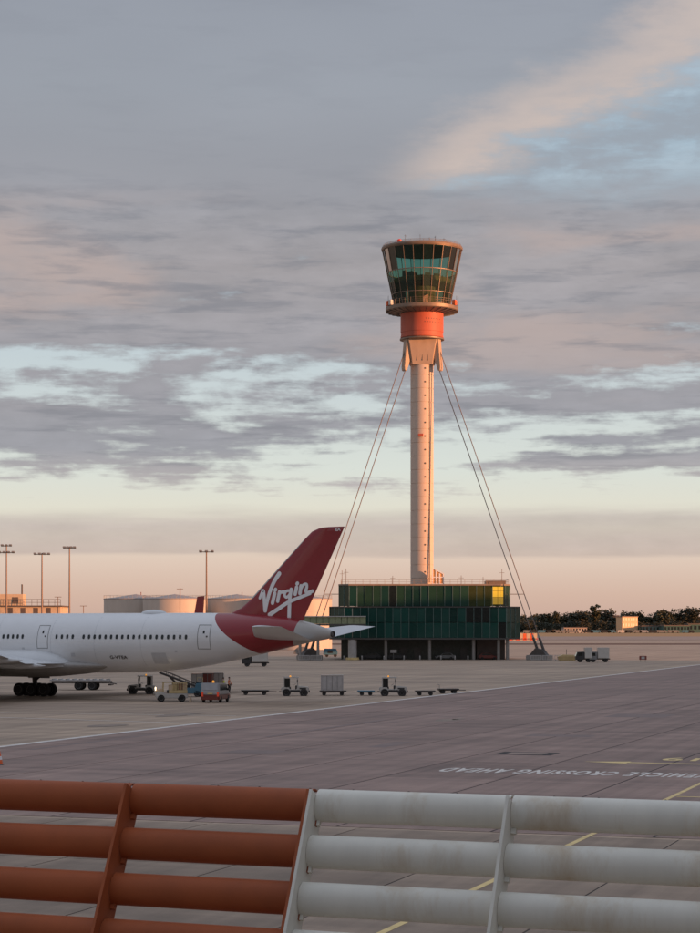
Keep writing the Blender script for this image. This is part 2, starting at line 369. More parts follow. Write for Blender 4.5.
M['leaf'] = [mk('leaf_%d' % i, c, .8, var=.35, scale=.6, rnd=.25) for i, c in enumerate([(.050, .055, .030), (.062, .060, .030), (.045, .05, .034)])]
M['bark'] = mk('bark', (.07, .05, .035), .9)
M['far_wall'] = mk('far_wall', (.60, .42, .26), .7, var=.1)
M['far_roof'] = mk('far_roof', (.16, .13, .12), .8)
M['teal'] = mk('teal', (.05, .12, .11), .6, var=.2)
M['gleam'] = mk('gleam', (.10, .08, .06), .22, var=.2, spec=.8)
M['pale'] = mk('pale', (.50, .42, .37), .6, var=.1)
M['screen'] = mk('screen', (.10, .16, .15), .3)
# aircraft skin: white with the red tail paint and grey cone laid out along the fuselage
def ac_paint():
    m = mk('ac_white', (.72, .725, .735), .32, var=.03, scale=.5, coat=.3)
    t = m.node_tree; p = t.nodes['Principled BSDF']; src = p.inputs['Base Color'].links[0].from_socket
    q = t.nodes.new('ShaderNodeTexCoord'); s_ = t.nodes.new('ShaderNodeSeparateXYZ'); t.links.new(q.outputs['Object'], s_.inputs[0])
    def mm(op, a, b):
        n = t.nodes.new('ShaderNodeMath'); n.operation = op
        for i, v in enumerate((a, b)):
            if isinstance(v, (int, float)): n.inputs[i].default_value = v
            else: t.links.new(v, n.inputs[i])
        return n.outputs[0]
    k = mm('SUBTRACT', 8.7, s_.outputs[2])
    ab = mm('ADD', 26.1, mm('ADD', mm('MULTIPLY', k, .60), mm('MULTIPLY', mm('MULTIPLY', k, k), .16)))
    f1 = mm('GREATER_THAN', s_.outputs[0], ab); f2 = mm('GREATER_THAN', mm('ADD', s_.outputs[0], mm('MULTIPLY', s_.outputs[2], -.25)), 33.2)
    def mix(f, a, b):
        n = t.nodes.new('ShaderNodeMix'); n.data_type = 'RGBA'; t.links.new(f, n.inputs[0])
        t.links.new(a, n.inputs[6])
        n.inputs[7].default_value = b; return n.outputs[2]
    c = mix(f2, mix(f1, src, (.26, .012, .020, 1)), (.40, .37, .34, 1))
    t.links.new(c, p.inputs['Base Color']); return m
M['ac_white'] = ac_paint()
# ------------------------------------------------------------------ ground, pavements, markings
TA = R(19.0)
TV = Vector((math.sin(TA), math.cos(TA), 0)); MV = Vector((math.cos(TA), -math.sin(TA), 0))   # along / across the taxiway
RZT = -TA
def TM(m, t, z=0.0): return MV*m+TV*t+Vector((0, 0, z))
def sheet(name, pts, mat, parent=None, kind='structure'):
    return obj(name, B().poly(pts), mat, parent, kind=kind)
sheet('ground', [(-9000, -3000, -.15), (9000, -3000, -.15), (9000, 14000, -.15), (-9000, 14000, -.15)], M['earth'])
apron = sheet('apron', [(-700, -60, 0), (700, -60, 0), (900, 1010, 0), (-900, 1010, 0)], M['concrete'])
taxi = sheet('taxiway', [TM(-61, 71, .004), TM(240, 71, .004), TM(240, 700, .004), TM(-61, 700, .004)], M['joint'])
sheet('taxiway_far_surface', [TM(-61, 215.02, .012), TM(240, 215.02, .012), TM(240, 700, .012), TM(-61, 700, .012)], M['asphalt'], taxi, None)
sheet('taxiway_side_surface', [TM(11.1, 71, .0125), TM(240, 71, .0125), TM(240, 214.9, .0125), TM(11.1, 214.9, .0125)], M['asphalt'], taxi, None)
slab_a = B().b2(-2.95, 2.95, -5.985, 5.985, -.006, .008).mesh('slab', M['asphalt_slab'])
for i in range(12):
    for j in range(12):
        obj('slab', slab_a, None, taxi, TM(-58+6*i, 77+12*j, .0075), (0, 0, RZT))
near = sheet('near_pavement', [TM(-60, 24, .003), TM(30, 24, .003), TM(30, 70.5, .003), TM(-60, 70.5, .003)], M['joint'])
slab_c = B().b2(-2.97, 2.97, -2.97, 2.97, -.006, .008).mesh('slab', M['concrete_slab'])
for i in range(10):
    for j in range(7):
        obj('slab', slab_c, None, near, TM(-39+6*i, 67.5-6*j, .0075), (0, 0, RZT))
sheet('dark_grass_strip', [(-900, 765, .02), (900, 765, .02), (900, 828, .02), (-900, 828, .02)], M['darkgrass'])
sheet('runway_strip', [(-1500, 1012, .1), (1500, 1012, .1), (1500, 1275, .35), (-1500, 1275, .35)], M['runway'])
g = B().poly([(-3000, 1270, .36), (3000, 1270, .36), (3000, 1900, 1.2), (-3000, 1900, 1.2)]); g.poly([(-3000, 1900, 1.2), (3000, 1900, 1.2), (6000, 9000, 1.5), (-6000, 9000, 1.5)])
obj('grass_field', g, M['grass'], kind='structure')
def stripe(name, a, b, wd, mat, label, z=.021):
    a = Vector(a); b = Vector(b); d = (b-a); n = Vector((-d.y, d.x, 0)).normalized()*wd/2
    o = obj(name, B().box(((a+b)/2)+Vector((0, 0, z)), (d.length, wd, .004), Matrix.Rotation(math.atan2(d.y, d.x), 3, 'Z')), mat)
    return tag(o, label, 'road marking')
stripe('edge_line', TM(-61.1, 60), TM(-61.1, 640), .62, M['paint_white'], 'long worn white line along the edge of the dark taxiway')
a0, b0 = G(0, 717.5), G(214, 724); dd = (b0-a0).normalized()
stripe('apron_line', a0-dd*30, b0, .28, M['paint_white'], 'faint white line on the apron running into the taxiway edge line', .006)
a0, b0 = G(0, 712.5), G(236, 716); dd = (b0-a0).normalized()
stripe('apron_line', a0-dd*30, b0, .22, M['paint_white'], 'fainter of two pale apron lines, the one nearer the aircraft', .006)
stripe('yellow_line', TM(-15.3, 30), TM(-15.3, 150), .22, M['paint_yellow'], 'long yellow line passing under the white louvred screen towards the right edge')
stripe('yellow_line', TM(-15.1, 88.2), TM(10, 88.2), .30, M['paint_yellow'], 'short yellow cross line meeting the long yellow line at right', .026)
pa = G(584, 762); tt = pa.dot(TV); mm_ = pa.dot(MV)
ar = thing('yellow_arrow', 'yellow arrow painted on the taxiway with its tip pointing left', 'road marking')
obj('arrow_head', B().poly([TM(mm_, tt, .022), TM(mm_+2.5, tt+.85, .022), TM(mm_+2.5, tt-.85, .022)][::-1]), M['paint_yellow'], ar)
obj('arrow_line', B().poly([TM(mm_+2.5, tt-.26, .022), TM(mm_+14, tt-.26, .022), TM(mm_+14, tt+.26, .022), TM(mm_+2.5, tt+.26, .022)]), M['paint_yellow'], ar)
me = text_mesh('VEHICLE CROSSING AHEAD', M['paint_white'], 1.0, 1.0, 0, .035, 1.22)
xs = [v.co.x for v in me.vertices]; ys = [v.co.y for v in me.vertices]
me.transform(Matrix.Diagonal((14.0/(max(xs)-min(xs)), 2.8/(max(ys)-min(ys)), 1, 1)))
p = G(573.5, 773); o = obj('painted_words', me, None, None, (p.x, p.y, .0225), (0, 0, RZT+math.pi))
tag(o, 'white painted words VEHICLE CROSSING AHEAD upside down on the taxiway', 'road marking')
me = text_mesh('19', M['paint_yellow'], 1.0, 1.0, 0, .02)
xs = [v.co.x for v in me.vertices]; ys = [v.co.y for v in me.vertices]
me.transform(Matrix.Diagonal((2.0/(max(xs)-min(xs)), 2.5/(max(ys)-min(ys)), 1, 1)))
p = G(687, 760.4); o = obj('painted_number', me, None, None, (p.x, p.y+.6, .0225), (0, 0, RZT+math.pi))
tag(o, 'yellow painted number upside down beside the arrow at the right edge', 'road marking')
for px, py, wd, hg, k in ((446, 720.5, 1.6, 5, 'stain'), (458, 719.3, .7, 3, 'stain'), (106, 726, 2.4, 4.5, 'stain'), (560, 736, 4.5, 2.6, 'patch'), (255, 752, 3.2, 3.0, 'patch'), (640, 716, 5, 6, 'patch'), (180, 715, 2.0, 8, 'stain'), (390, 745, 1.2, 6, 'patch'), (95, 742, .5, 18, 'patch'), (330, 728, .5, 26, 'patch')):
    p = G(px, py); q = B().poly([(wd*(.5+.12*math.sin(3*a_+px))*math.cos(a_), hg*(.5+.1*math.cos(2*a_+px))*math.sin(a_), 0) for a_ in [2*math.pi*i_/20 for i_ in range(20)]] if k == 'stain' else [(-wd/2, -hg/2, 0), (wd/2, -hg/2, 0), (wd/2, hg/2, 0), (-wd/2, hg/2, 0)])
    obj('surface_'+k, q, M[k], taxi if k == 'patch' else apron, (p.x, p.y, .0195), (0, 0, RZT))
p = G(527, 754); t_ = thing('pit_cover', 'rectangular steel pit cover with dark rim set in the taxiway', 'pit cover', (p.x, p.y, .017), RZT)
obj('cover_frame', B().b2(-1.7, 1.7, -1.3, 1.3, 0, .004), M['joint'], t_); obj('cover_plate', B().b2(-1.1, 1.1, -.8, .8, .005, .012), M['runway'], t_)
# ------------------------------------------------------------------ louvred blast screens in front
BT = R(21.3); U = Vector((math.cos(BT), -math.sin(BT), 0)); NF = Vector((-math.sin(BT), -math.cos(BT), 0))
D0 = 18.1; P0 = Vector((X(318, D0), D0, Z(788.5, D0)))
dzr = .395; ln = .50; DN = (NF*ln+Vector((0, 0, -1)));  PITCH = dzr*DN.length; DN.normalize()
NP = DN.cross(U).normalized()
if NP.dot(NF) < 0: NP = -NP
MX = Matrix((U, -NP, -DN)).transposed()                    # local: x along, y away from the camera, z up the slope
PS = 1.832; ROWS = 16
def slat_mesh(mat):
    b = B(); n = 18; ch = .305; bul = .14; outer = []; inner = []
    for i in range(n+1):
        u = i/n; a = math.pi*u
        z = -ch*(.5-.5*math.cos(a)); y = bul*math.sin(a)**.9*(1.12-.35*u)-.05
        if i == 0: z, y = 0.0, -.05
        outer.append((y, z)); inner.append((y-.012, z+(.5-u)*-.02))
    pr = [(-y, z) for y, z in outer+inner[::-1]]; hw = PS/2-.012
    b.loft([[(-hw, y, z) for y, z in pr], [(hw, y, z) for y, z in pr]])
    return b.mesh('slat', mat, 50)
def screen(name, label, x0, ncell, mat, posts):
    t = thing(name, label, 'blast screen', P0, 0); t.rotation_euler = MX.to_euler()
    sm = slat_mesh(mat)
    for c in range(ncell):
        for r in range(ROWS):
            obj('slat', sm, None, t, (x0+PS*(c+.5), 0, -r*PITCH))
        for k in range(4):
            obj('bolt', B().cyl((0, 0, 0), (0, 0, .022), .016, .011, 8), M['bolt'], t, (x0+PS*(c+.16+.27*k+random.uniform(-.03, .03)), (.056), -.004))
    pm = B().b2(-.008, .008, -.185, .14, -ROWS*PITCH, -.085).mesh('post', mat)
    fm = B().b2(-.014, .014, -.193, -.185, -ROWS*PITCH, -.085).mesh('post_flange', mat)
    for x in posts:
        po = obj('post', pm, None, t, (x, 0, 0)); obj('post_flange', fm, None, po)
        for r in range(ROWS):
            obj('bracket', B().b2(0.009, .05, .02, .06, -.05, 0), mat, po, (0, 0, -r*PITCH-.30))
    return t
screen('blast_screen', 'rust red louvred blast screen along the bottom left', -4*PS-.012, 4, M['red_steel'], [-.012-PS*k for k in (0, 1, 2, 3, 4)])
screen('blast_screen', 'weathered white louvred blast screen along the bottom right', .016, 4, M['white_steel'], [.016+PS*k for k in range(5)])
# ------------------------------------------------------------------ control tower
TD = 446.0; TX = X(422, TD)
tw = thing('control_tower', 'tall airport control tower with flared glass cab, orange drum and stay cables', 'control tower', (TX, TD, 0))
def tz(y): return Z(y, TD)
SR = 2.56
nseg = 18; zs0, zs1 = 12.0, tz(362); seg = (zs1-zs0)/nseg
sm = B().lathe([(SR, 0), (SR, seg-.16), (SR-.07, seg-.15), (SR-.07, seg-.01)], 40, caps=True).mesh('shaft_segment', M['tower_conc'], 30)
pm = B().cyl((0, 0, 0), (0, -.09, 0), .19, .19, 12).mesh('porthole', M['tower_dark'])
for i in range(nseg):
    s_ = obj('shaft_segment', sm, None, tw, (0, 0, zs0+seg*i))
    if i >= 2:
        an = R(14); obj('porthole', pm, None, s_, (math.sin(an)*(SR-.02), -math.cos(an)*(SR-.02), seg*.45), (0, 0, an))
# collar under the drum with three splayed stay brackets
zb, zt = tz(366), tz(337)
b = B(); rings = []
for z, r in ((zb+.1, 2.66), (zb+1.2, 2.8), (zt-2.2, 3.35), (zt, 4.05)):
    k_ = r/2.75; rings.append([(x*k_, y*min(k_, 1.12), z) for x, y in ((-2.25, -2.72), (2.25, -2.72), (2.95, -1.2), (2.7, 1.6), (1.4, 2.85), (-1.4, 2.85), (-2.7, 1.6), (-2.95, -1.2))])
b.loft(rings); ck = obj('collar', b, M['neck'], tw, sharp=15)
for x_ in (-1.2, 0, 1.2): obj('panel_joint', B().b2(x_-.04, x_+.04, -2.86, -2.70, zb+.9, zt-2.6), M['tower_trim'], ck)
AN = [R(-150), R(-30), R(90)]            # left-front, right-front, behind
brk = B()
zlow = tz(372)
for side in (-1, 1):
    pass
def bracket():
    b = B(); y0 = .72
    pts = [(1.6, zt-.01), (4.3, zt-.01), (4.95, zlow+.8), (4.85, zlow+.05), (4.4, zlow-.1), (3.3, zb+1.6), (1.6, zb+.5)]
    b.loft([[(x, -y0, z) for x, z in pts], [(x, y0, z) for x, z in pts]])
    b.loft([[(1.8, -1.9, zt-.02), (4.2, -1.1, zt-.02), (4.2, 1.1, zt-.02), (1.8, 1.9, zt-.02)], [(1.8, -.7, zb+1.0), (3.0, -.5, zb+1.6), (3.0, .5, zb+1.6), (1.8, .7, zb+1.0)]])
    return b.mesh('stay_bracket', M['neck'], 30, .06)
bm_ = bracket(); RA = 28.6
for a in AN:
    obj('stay_bracket', bm_, None, tw, None, (0, 0, a))
    ca, sa = math.cos(a), math.sin(a); ua = Vector((ca, sa, 0)); ta = Vector((-sa, ca, 0))
    foot = ua*RA+Vector((0, 0, 2.4))
    for top, off in ((ua*3.9+Vector((0, 0, tz(345))), 1.3), (ua*4.4+Vector((0, 0, tz(372))), -.6)):
        e = foot+ua*off*.75
        obj('stay_cable', B().cyl(top, e, .10, .10, 8), M['cable'], tw)
        d = (top-e).normalized(); so_ = obj('anchor_strut', B().cyl(e-d*1.2, e+d*2.6, .32, .26, 10), M['steel_dark'], tw)
        obj('socket', B().cyl(e+d*2.6, e+d*3.4, .26, .12, 10), M['steel_grey'], so_)
    an_ = obj('anchor_block', B().box(ua*RA+Vector((0, 0, .55)), (5.0, 3.0, 1.1), Matrix.Rotation(a, 3, 'Z')), M['steel_grey'], tw, bevel=.12)
    obj('anchor_saddle', B().prof([(RA-2.0, 1.1), (RA+2.0, 1.1), (RA+1.0, 2.3), (RA-.6, 2.6)], -.8, .8), M['steel_dark'], an_, None, (0, 0, a))
# drum
zd0, zd1 = tz(338), tz(314)
obj('drum', B().lathe([(4.5, zd0-.25), (4.78, zd0), (4.78, zd0+.35), (4.70, zd0+.38), (4.70, zd0+1.1), (4.78, zd0+1.13), (4.78, zd1), (4.5, zd1+.02)], 64), M['tower_red'], tw, sharp=30)
vb = B()
for i in range(9):
    for j in range(2):
        a = R(-84+i*7.2+j*3.6); z = zd0+3.0+j*.75
        if i > 6 and j: continue
        q = Vector((4.78*math.cos(a), 4.78*math.sin(a), z)); obj('vent', B().cyl((0, 0, 0), (.05, 0, 0), .10, .10, 8), M['tower_dark'], tw, q, (0, 0, a))
obj('drum_ring', B().lathe([(4.6, zd0-.6), (4.95, zd0-.5), (4.95, zd0-.22), (4.6, zd0-.12)], 64), M['tower_trim'], tw)
# gallery
zg = tz(308.5)
obj('gallery', B().lathe([(4.6, zd1-.1), (6.3, zd1+.1), (8.0, zg-.75), (8.12, zg-.6), (8.12, zg+.1), (7.9, zg+.15), (6.0, zg+.16)], 72), M['tower_trim'], tw, sharp=30)
b = B(); nb = 36
for i in range(nb):
    a = 2*math.pi*i/nb; b.cyl((8*math.cos(a), 8*math.sin(a), zg+.1), (8*math.cos(a), 8*math.sin(a), zg+1.35), .035, .035, 5)
for z in (zg+.5, zg+.9, zg+1.35):
    b.path([(8*math.cos(2*math.pi*i/nb), 8*math.sin(2*math.pi*i/nb), z) for i in range(nb+1)], .03, 5)
obj('gallery_rail', b, M['tower_trim'], tw)
for i in range(30):
    a = 2*math.pi*i/30; obj('underside_rib', B().bar((5.0, 0, zd1-.05), (8.05, 0, zg-.78), .1, .22), M['tower_dark'], tw, None, (0, 0, a))
for a in (R(-160), R(-20), R(-5)):
    m_ = obj('mast', B().cyl((8.05, 0, zg), (8.05, 0, zg+2.4), .05, .04, 6), M['tower_dark'], tw, None, (0, 0, a))
for a, k in ((R(-152), 'v_white'), (R(-163), 'orange'), (R(-27), 'orange')):
    obj('equipment_box', B().b2(7.5, 8.3, -.5, .5, zg+.2, zg+1.3), M[k], tw, None, (0, 0, a), bevel=.05)
# cab
NS = 24
zc0, zc1 = zg+.2, tz(250.5); rc0, rc1 = 6.2, 8.85
def rc(z): return rc0+(rc1-rc0)*(z-zc0)/(zc1-zc0)
zl = [zc0, zc0+2.75, tz(273.5), zc1]
cab = obj('cab_frame', (lambda b: b)(B()), M['mullion']) if False else None
b = B()
for z, th in ((zl[0], .3), (zl[1], .13), (zl[2], .16), (zl[3]-.1, .25)):
    r = rc(z)
    b.lathe([(r-.14, z-th/2), (r+.06, z-th/2), (r+.06, z+th/2), (r-.14, z+th/2), (r-.14, z-th/2)], NS, caps=False)
cab = obj('cab', b, M['tower_trim'], tw)
for i in range(NS):
    a = 2*math.pi*i/NS; ca, sa = math.cos(a), math.sin(a)
    obj('mullion', B().bar((rc(zc0)+.02, 0, zc0), (rc(zc1)+.02, 0, zc1), .10, .14), M['tower_trim'], cab, None, (0, 0, a))
for k in range(3):
    z0, z1 = zl[k]+.1, zl[k+1]-.1; h = math.cos(math.pi/NS); tn = math.sin(math.pi/NS)
    r0, r1 = rc(z0)-.05, rc(z1)-.05
    pm = B().poly([(r0*h, -r0*tn, z0), (r0*h, r0*tn, z0), (r1*h, r1*tn, z1), (r1*h, -r1*tn, z1)]).mesh('pane', M['cab_glass'] if k == 2 else M['cab_glass_low'])
    for i in range(NS):
        obj('pane', pm, None, cab, None, (0, 0, 2*math.pi*(i+.5)/NS))
zr = zc1
roof = obj('roof', B().lathe([(8.5, zr-.16), (9.02, zr-.1), (9.12, zr+.25), (9.0, zr+.6), (8.6, zr+.72), (5, zr+1.0), (.05, zr+1.1)], 72), M['tower_trim'], tw, sharp=25)
obj('ceiling', B().lathe([(8.6, zr-.35), (8.6, zr-.2), (.1, zr-.2)], 48), M['interior'], roof)
b = B()
for i in range(40):
    a = 2*math.pi*i/40; b.cyl((8.7*math.cos(a), 8.7*math.sin(a), zr+.6), (8.7*math.cos(a), 8.7*math.sin(a), zr+1.05), .03, .03, 4)
for z in (zr+.85, zr+1.05): b.path([(8.7*math.cos(2*math.pi*i/40), 8.7*math.sin(2*math.pi*i/40), z) for i in range(41)], .03, 4)
obj('roof_rail', b, M['tower_trim'], roof)
obj('roof_beacon', B().lathe([(.5, zr+.5), (.5, zr+1.1), (.3, zr+1.3)], 10, (-5.2, -6.6, 0)), M['red_lamp'], roof)
zf = zl[1]+2.35
for a, r_, hh in ((R(-100), 3.0, 2.3), (R(-60), 5.5, 1.6), (R(-130), 6.0, 1.9), (R(10), 5.0, 2.2), (R(60), 3.5, 2.8)):
    am = obj('roof_mast', B().cyl((r_, 0, zr+.7), (r_, 0, zr+.8+hh), .05, .03, 6), M['tower_dark'], roof, None, (0, 0, a)); obj('antenna_arm', B().bar((r_-.35, 0, zr+.5+hh), (r_+.35, 0, zr+.5+hh), .05, .05), M['tower_dark'], am)
fl = obj('cab_floor', B().lathe([(.2, zf-.4), (rc(zf)-.4, zf-.4), (rc(zf)-.25, zf), (.2, zf)], 48), M['interior'], cab)
obj('console_ring', B().lathe([(5.6, zf), (6.6, zf), (6.4, zf+1.05), (5.8, zf+1.25)], NS), M['int_warm'], cab)
obj('core', B().lathe([(3.0, zl[0]), (3.0, zf-.5)], 24), M['int_warm'], cab)
for a, r_, wd, hh in ((R(-125), 4.6, 1.6, 2.3), (R(-112), 5.2, .7, 1.9), (R(-70), 3.0, 1.2, 2.0), (R(-58), 5.0, .6, 1.75), (R(-95), 2.0, .8, 1.9), (R(-140), 5.0, 1.0, 2.6)):
    obj('equipment_rack', B().b2(r_, r_+.5, -wd/2, wd/2, zf+.01, zf+hh), M['interior'], cab, None, (0, 0, a), bevel=.05)
obj('lower_floor', B().lathe([(5.9, zc0), (5.9, zc0+.08), (.1, zc0+.08)], NS), M['int_warm'], cab)
for i in range(9):
    a = R(-150+i*37); obj('desk_screen', B().box((4.6, 0, zf+1.5), (.15, 1.3, .9)), M['interior'], cab, None, (0, 0, a))
obj('lamp_platform', B().b2(-.55, .55, -SR-.5, -SR+.2, tz(437.5), tz(434.8)), M['tower_red'], tw, None, (0, 0, R(-8)), bevel=.05)
obj('climbing_rail', B().b2(-.06, .06, -SR-.12, -SR+.02, 17, zb), M['tower_dark'], tw, None, (0, 0, R(38)))
obj('cab_door', B().box((.4, -6.4, zc0+1.05), (1.1, .1, 2.1)), M['int_warm'], cab, None, (0, 0, R(2)), bevel=.03)
# ------------------------------------------------------------------ tower base building
BD = 434.0
bb = thing('base_building', 'low dark green glass building on columns at the foot of the control tower', 'building', (X(425, BD), BD, 0))
bx0 = X(425, BD)
def lx(px): return X(px, BD)-bx0
def bz(y): return Z(y, BD)
z0, z1, z2, z3 = bz(638), bz(622.5), bz(607.5), bz(585.5)
def plan(l, r, yf, ch, dp): return [(l+ch, yf), (r-ch, yf), (r, yf+ch), (r, yf+dp), (l, yf+dp), (l, yf+ch)]
low = plan(lx(329.5), lx(521), 0, 3.2, 26); top = plan(lx(339), lx(511), 1.2, 2.2, 23)
def slabp(name, pl, za, zb_, grow, mat, parent):
    cx = sum(p[0] for p in pl)/6; cy = sum(p[1] for p in pl)/6
    q = [(cx+(x-cx)*(1+grow), cy+(y-cy)*(1+grow*1.5)) for x, y in pl]
    return obj(name, B().loft([[(x, y, za) for x, y in q], [(x, y, zb_) for x, y in q]]), mat, parent)
slabp('floor_slab', low, z0-.35, z0, .004, M['tower_dark'], bb)
slabp('floor_slab', low, z2-.02, z2+.22, .006, M['tower_dark'], bb)
slabp('floor_slab', low, z1-.12, z1+.12, -.03, M['interior'], bb)
rf = slabp('roof', top, z3, z3+.35, .008, M['roofdeck'], bb)
slabp('interior_core', low, z0+.01, z2-.05, -.28, M['interior'], bb)
slabp('interior_core', top, z2+.3, z3-.02, -.22, M['interior'], bb)
def facade(pl, za, zb_, target, mat, dark=(), gold=()):
    cnt = 0
    for k in range(6):
        if k == 3: continue
        p = Vector((*pl[k], 0)); q = Vector((*pl[(k+1) % 6], 0)); d = q-p; n = max(1, round(d.length/target)); wd = d.length/n
        ang = math.atan2(d.y, d.x)
        pm = B().b2(.06, wd-.06, -.02, .02, za+.06, zb_-.06).mesh('pane', mat); dm = B().b2(.06, wd-.06, -.02, .02, za+.06, zb_-.06).mesh('pane', M['dark_glass'])
        gm = B().b2(.06, wd-.06, -.02, .02, za+.06, zb_-.06).mesh('pane', M['base_glass_sunglow']); im = B().b2(.06, wd-.06, -.02, .02, za+.06, zb_-.06).mesh('pane', M['base_glass_dim'])
        mm2 = B().b2(-.05, .05, -.12, .05, za+.005, zb_-.005).mesh('mullion', M['screen'])
        for i in range(n):
            c = p+d*(i/n); isd = k == 0 and i in dark
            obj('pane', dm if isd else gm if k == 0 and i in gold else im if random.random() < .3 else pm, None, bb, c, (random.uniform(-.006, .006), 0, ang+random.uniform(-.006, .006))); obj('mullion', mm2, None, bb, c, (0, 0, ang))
facade(low, z0, z1, 1.75, M['base_glass'], dark=(19,))
facade(low, z1+.002, z2-.03, 1.75, M['base_glass'], dark=(15, 16, 17))
facade(top, z2+.23, z3-.002, 1.75, M['base_glass_top'], dark=(5,), gold=(15, 16, 17, 18, 19))  # gold panes carry the painted sun reflection to the right
# interior fittings that show through the upper glass
for i in range(16):
    x = lx(346)+i*2.2+random.uniform(-.4, .4); hgt = random.choice([1.4, 2.2, 3.0, 3.6])
    obj('partition', B().b2(x, x+random.uniform(.25, .7), 2.4, 2.9, z2+.25, z2+.25+hgt), M['int_warm'] if i % 3 else M['pale'], bb)
for xa, xb_ in ((492.6, 497.9), (498.3, 503.6)):  # glowing panes that paint the sun's reflection onto the facade
    for za, zb3, k in ((z2+.7, z2+2.2, 'sun_glint_low'), (z2+2.28, z3-1.15, 'lit'), (z3-1.07, z3-.25, 'lit')):
        obj('sun_glint_pane', B().b2(lx(xa), lx(xb_), 1.09, 1.13, za, zb3), M[k], bb)
obj('blind', B().b2(lx(509.0), lx(510.0), 1.25, 1.3, z2+.3, z3-.3), M['green_panel'], bb)
b = B()
for i in range(24):
    x = lx(341)+(lx(509)-lx(341))*i/23; b.cyl((x, 1.4, z3+.3), (x, 1.4, z3+1.25), .035, .035, 5)
for z in (z3+.8, z3+1.25): b.bar((lx(341), 1.4, z), (lx(509), 1.4, z), .05, .05)
for x in (lx(341), lx(509)):
    for y in range(4, 22, 3): b.cyl((x, y, z3+.3), (x, y, z3+1.25), .035, .035, 5)
    b.bar((x, 1.4, z3+1.25), (x, 22, z3+1.25), .05, .05)
obj('roof_rail', b, M['tower_trim'], rf)
for px, hh in ((342, 3.0), (346, 3.4), (393, 1.8), (462, 1.9), (503, 3.3), (484, 1.6)):
    mo = obj('roof_antenna', B().cyl((lx(px), 3, z3+.3), (lx(px), 3, z3+.35+hh), .06, .05, 6), M['tower_trim'], rf)
    obj('cross_arm', B().bar((lx(px)-.55, 3, z3+.2+hh*.8), (lx(px)+.55, 3, z3+.2+hh*.8), .07, .07), M['tower_trim'], mo)
obj('roof_plant', B().b2(lx(488), lx(508), 6, 12, z3+.34, z3+1.2), M['tower_trim'], rf)
for px in (386, 430, 474, 499, 508):
    obj('column', B().cyl((lx(px), 1.6, 0), (lx(px), 1.6, z0-.35), .36, .36, 14), M['steel_grey'], bb)
c_ = obj('column', B().cyl((lx(352.5), .9, .3), (lx(352.5), .9, z0-.35), .95, .95, 18), M['mesh_white'], bb); obj('column_foot', B().cyl((lx(352.5), .9, 0), (lx(352.5), .9, .5), 1.5, 1.4, 18), M['paint_yellow'], c_)
obj('ground_floor_wall', B().b2(lx(341), lx(478), 7, 20, 0, z0-.36), M['interior'], bb)
obj('ground_floor_wall', B().b2(lx(478.5), lx(507), 5.5, 20, 0, z0-.36), M['bwall'], bb)
for px in (400, 415, 445, 462): obj('ground_floor_door', B().b2(lx(px), lx(px+7), 6.9, 6.98, .02, 2.6), M['steel_dark'], bb)
for px in (350, 506):
    for zz, ll in ((bz(594), 3.2), (bz(607), 1.8)):
        s = 1 if px > 425 else -1; e = lx(511 if s > 0 else 339); obj('outrigger', B().bar((e, 3, zz), (e+s*ll, 3, zz), .14, .14), M['tower_trim'], bb)
# sunlit glazed stair head on the roof beside the shaft
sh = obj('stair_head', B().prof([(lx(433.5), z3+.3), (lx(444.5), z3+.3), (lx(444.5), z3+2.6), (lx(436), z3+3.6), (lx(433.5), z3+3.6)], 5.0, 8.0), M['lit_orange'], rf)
for px in (433.5, 437, 440.6, 444.5): obj('frame_bar', B().b2(lx(px)-.13, lx(px)+.13, 4.86, 5.02, z3+.3, z3+(3.6 if px < 440 else 2.75)), M['logo'], sh)
for zz in (z3+.45, z3+1.9): obj('frame_bar', B().b2(lx(433.5)+.14, lx(444.5)-.14, 4.88, 5.01, zz-.1, zz+.1), M['logo'], sh)
obj('frame_bar', B().bar((lx(436), 4.93, z3+3.6), (lx(444.5), 4.93, z3+2.65), .16, .22), M['logo'], sh)
# link bridge to the left of the base building
br = thing('link_bridge', 'low green panelled link bridge reaching left from the glass base building', 'bridge', (X(328, 428), 428, 0))
L0, L1 = X(292, 428)-X(328, 428), X(366, 428)-X(328, 428); zz = Z(624, 428)
obj('deck', B().b2(L0, L1, -1.5, 1.5, zz-.35, zz), M['tower_dark'], br); obj('roof', B().b2(L0-.2, L1, -1.7, 1.7, zz+1.52, zz+1.7), M['mesh_white'], br)
n = 12
for i in range(n):
    x = L0+(L1-L0)*i/n; obj('panel', B().b2(x+.05, x+(L1-L0)/n-.05, -1.45, -1.38, zz+.02, zz+1.5), M['green_panel'], br)
obj('back_panel', B().b2(L0, L1, 1.38, 1.45, zz+.02, zz+1.5), M['green_panel'], br)
for px in (300, 318): obj('column', B().cyl((X(px, 428)-X(328, 428), 0, 0), (X(px, 428)-X(328, 428), 0, zz-.35), .3, .3, 12), M['steel_grey'], br)
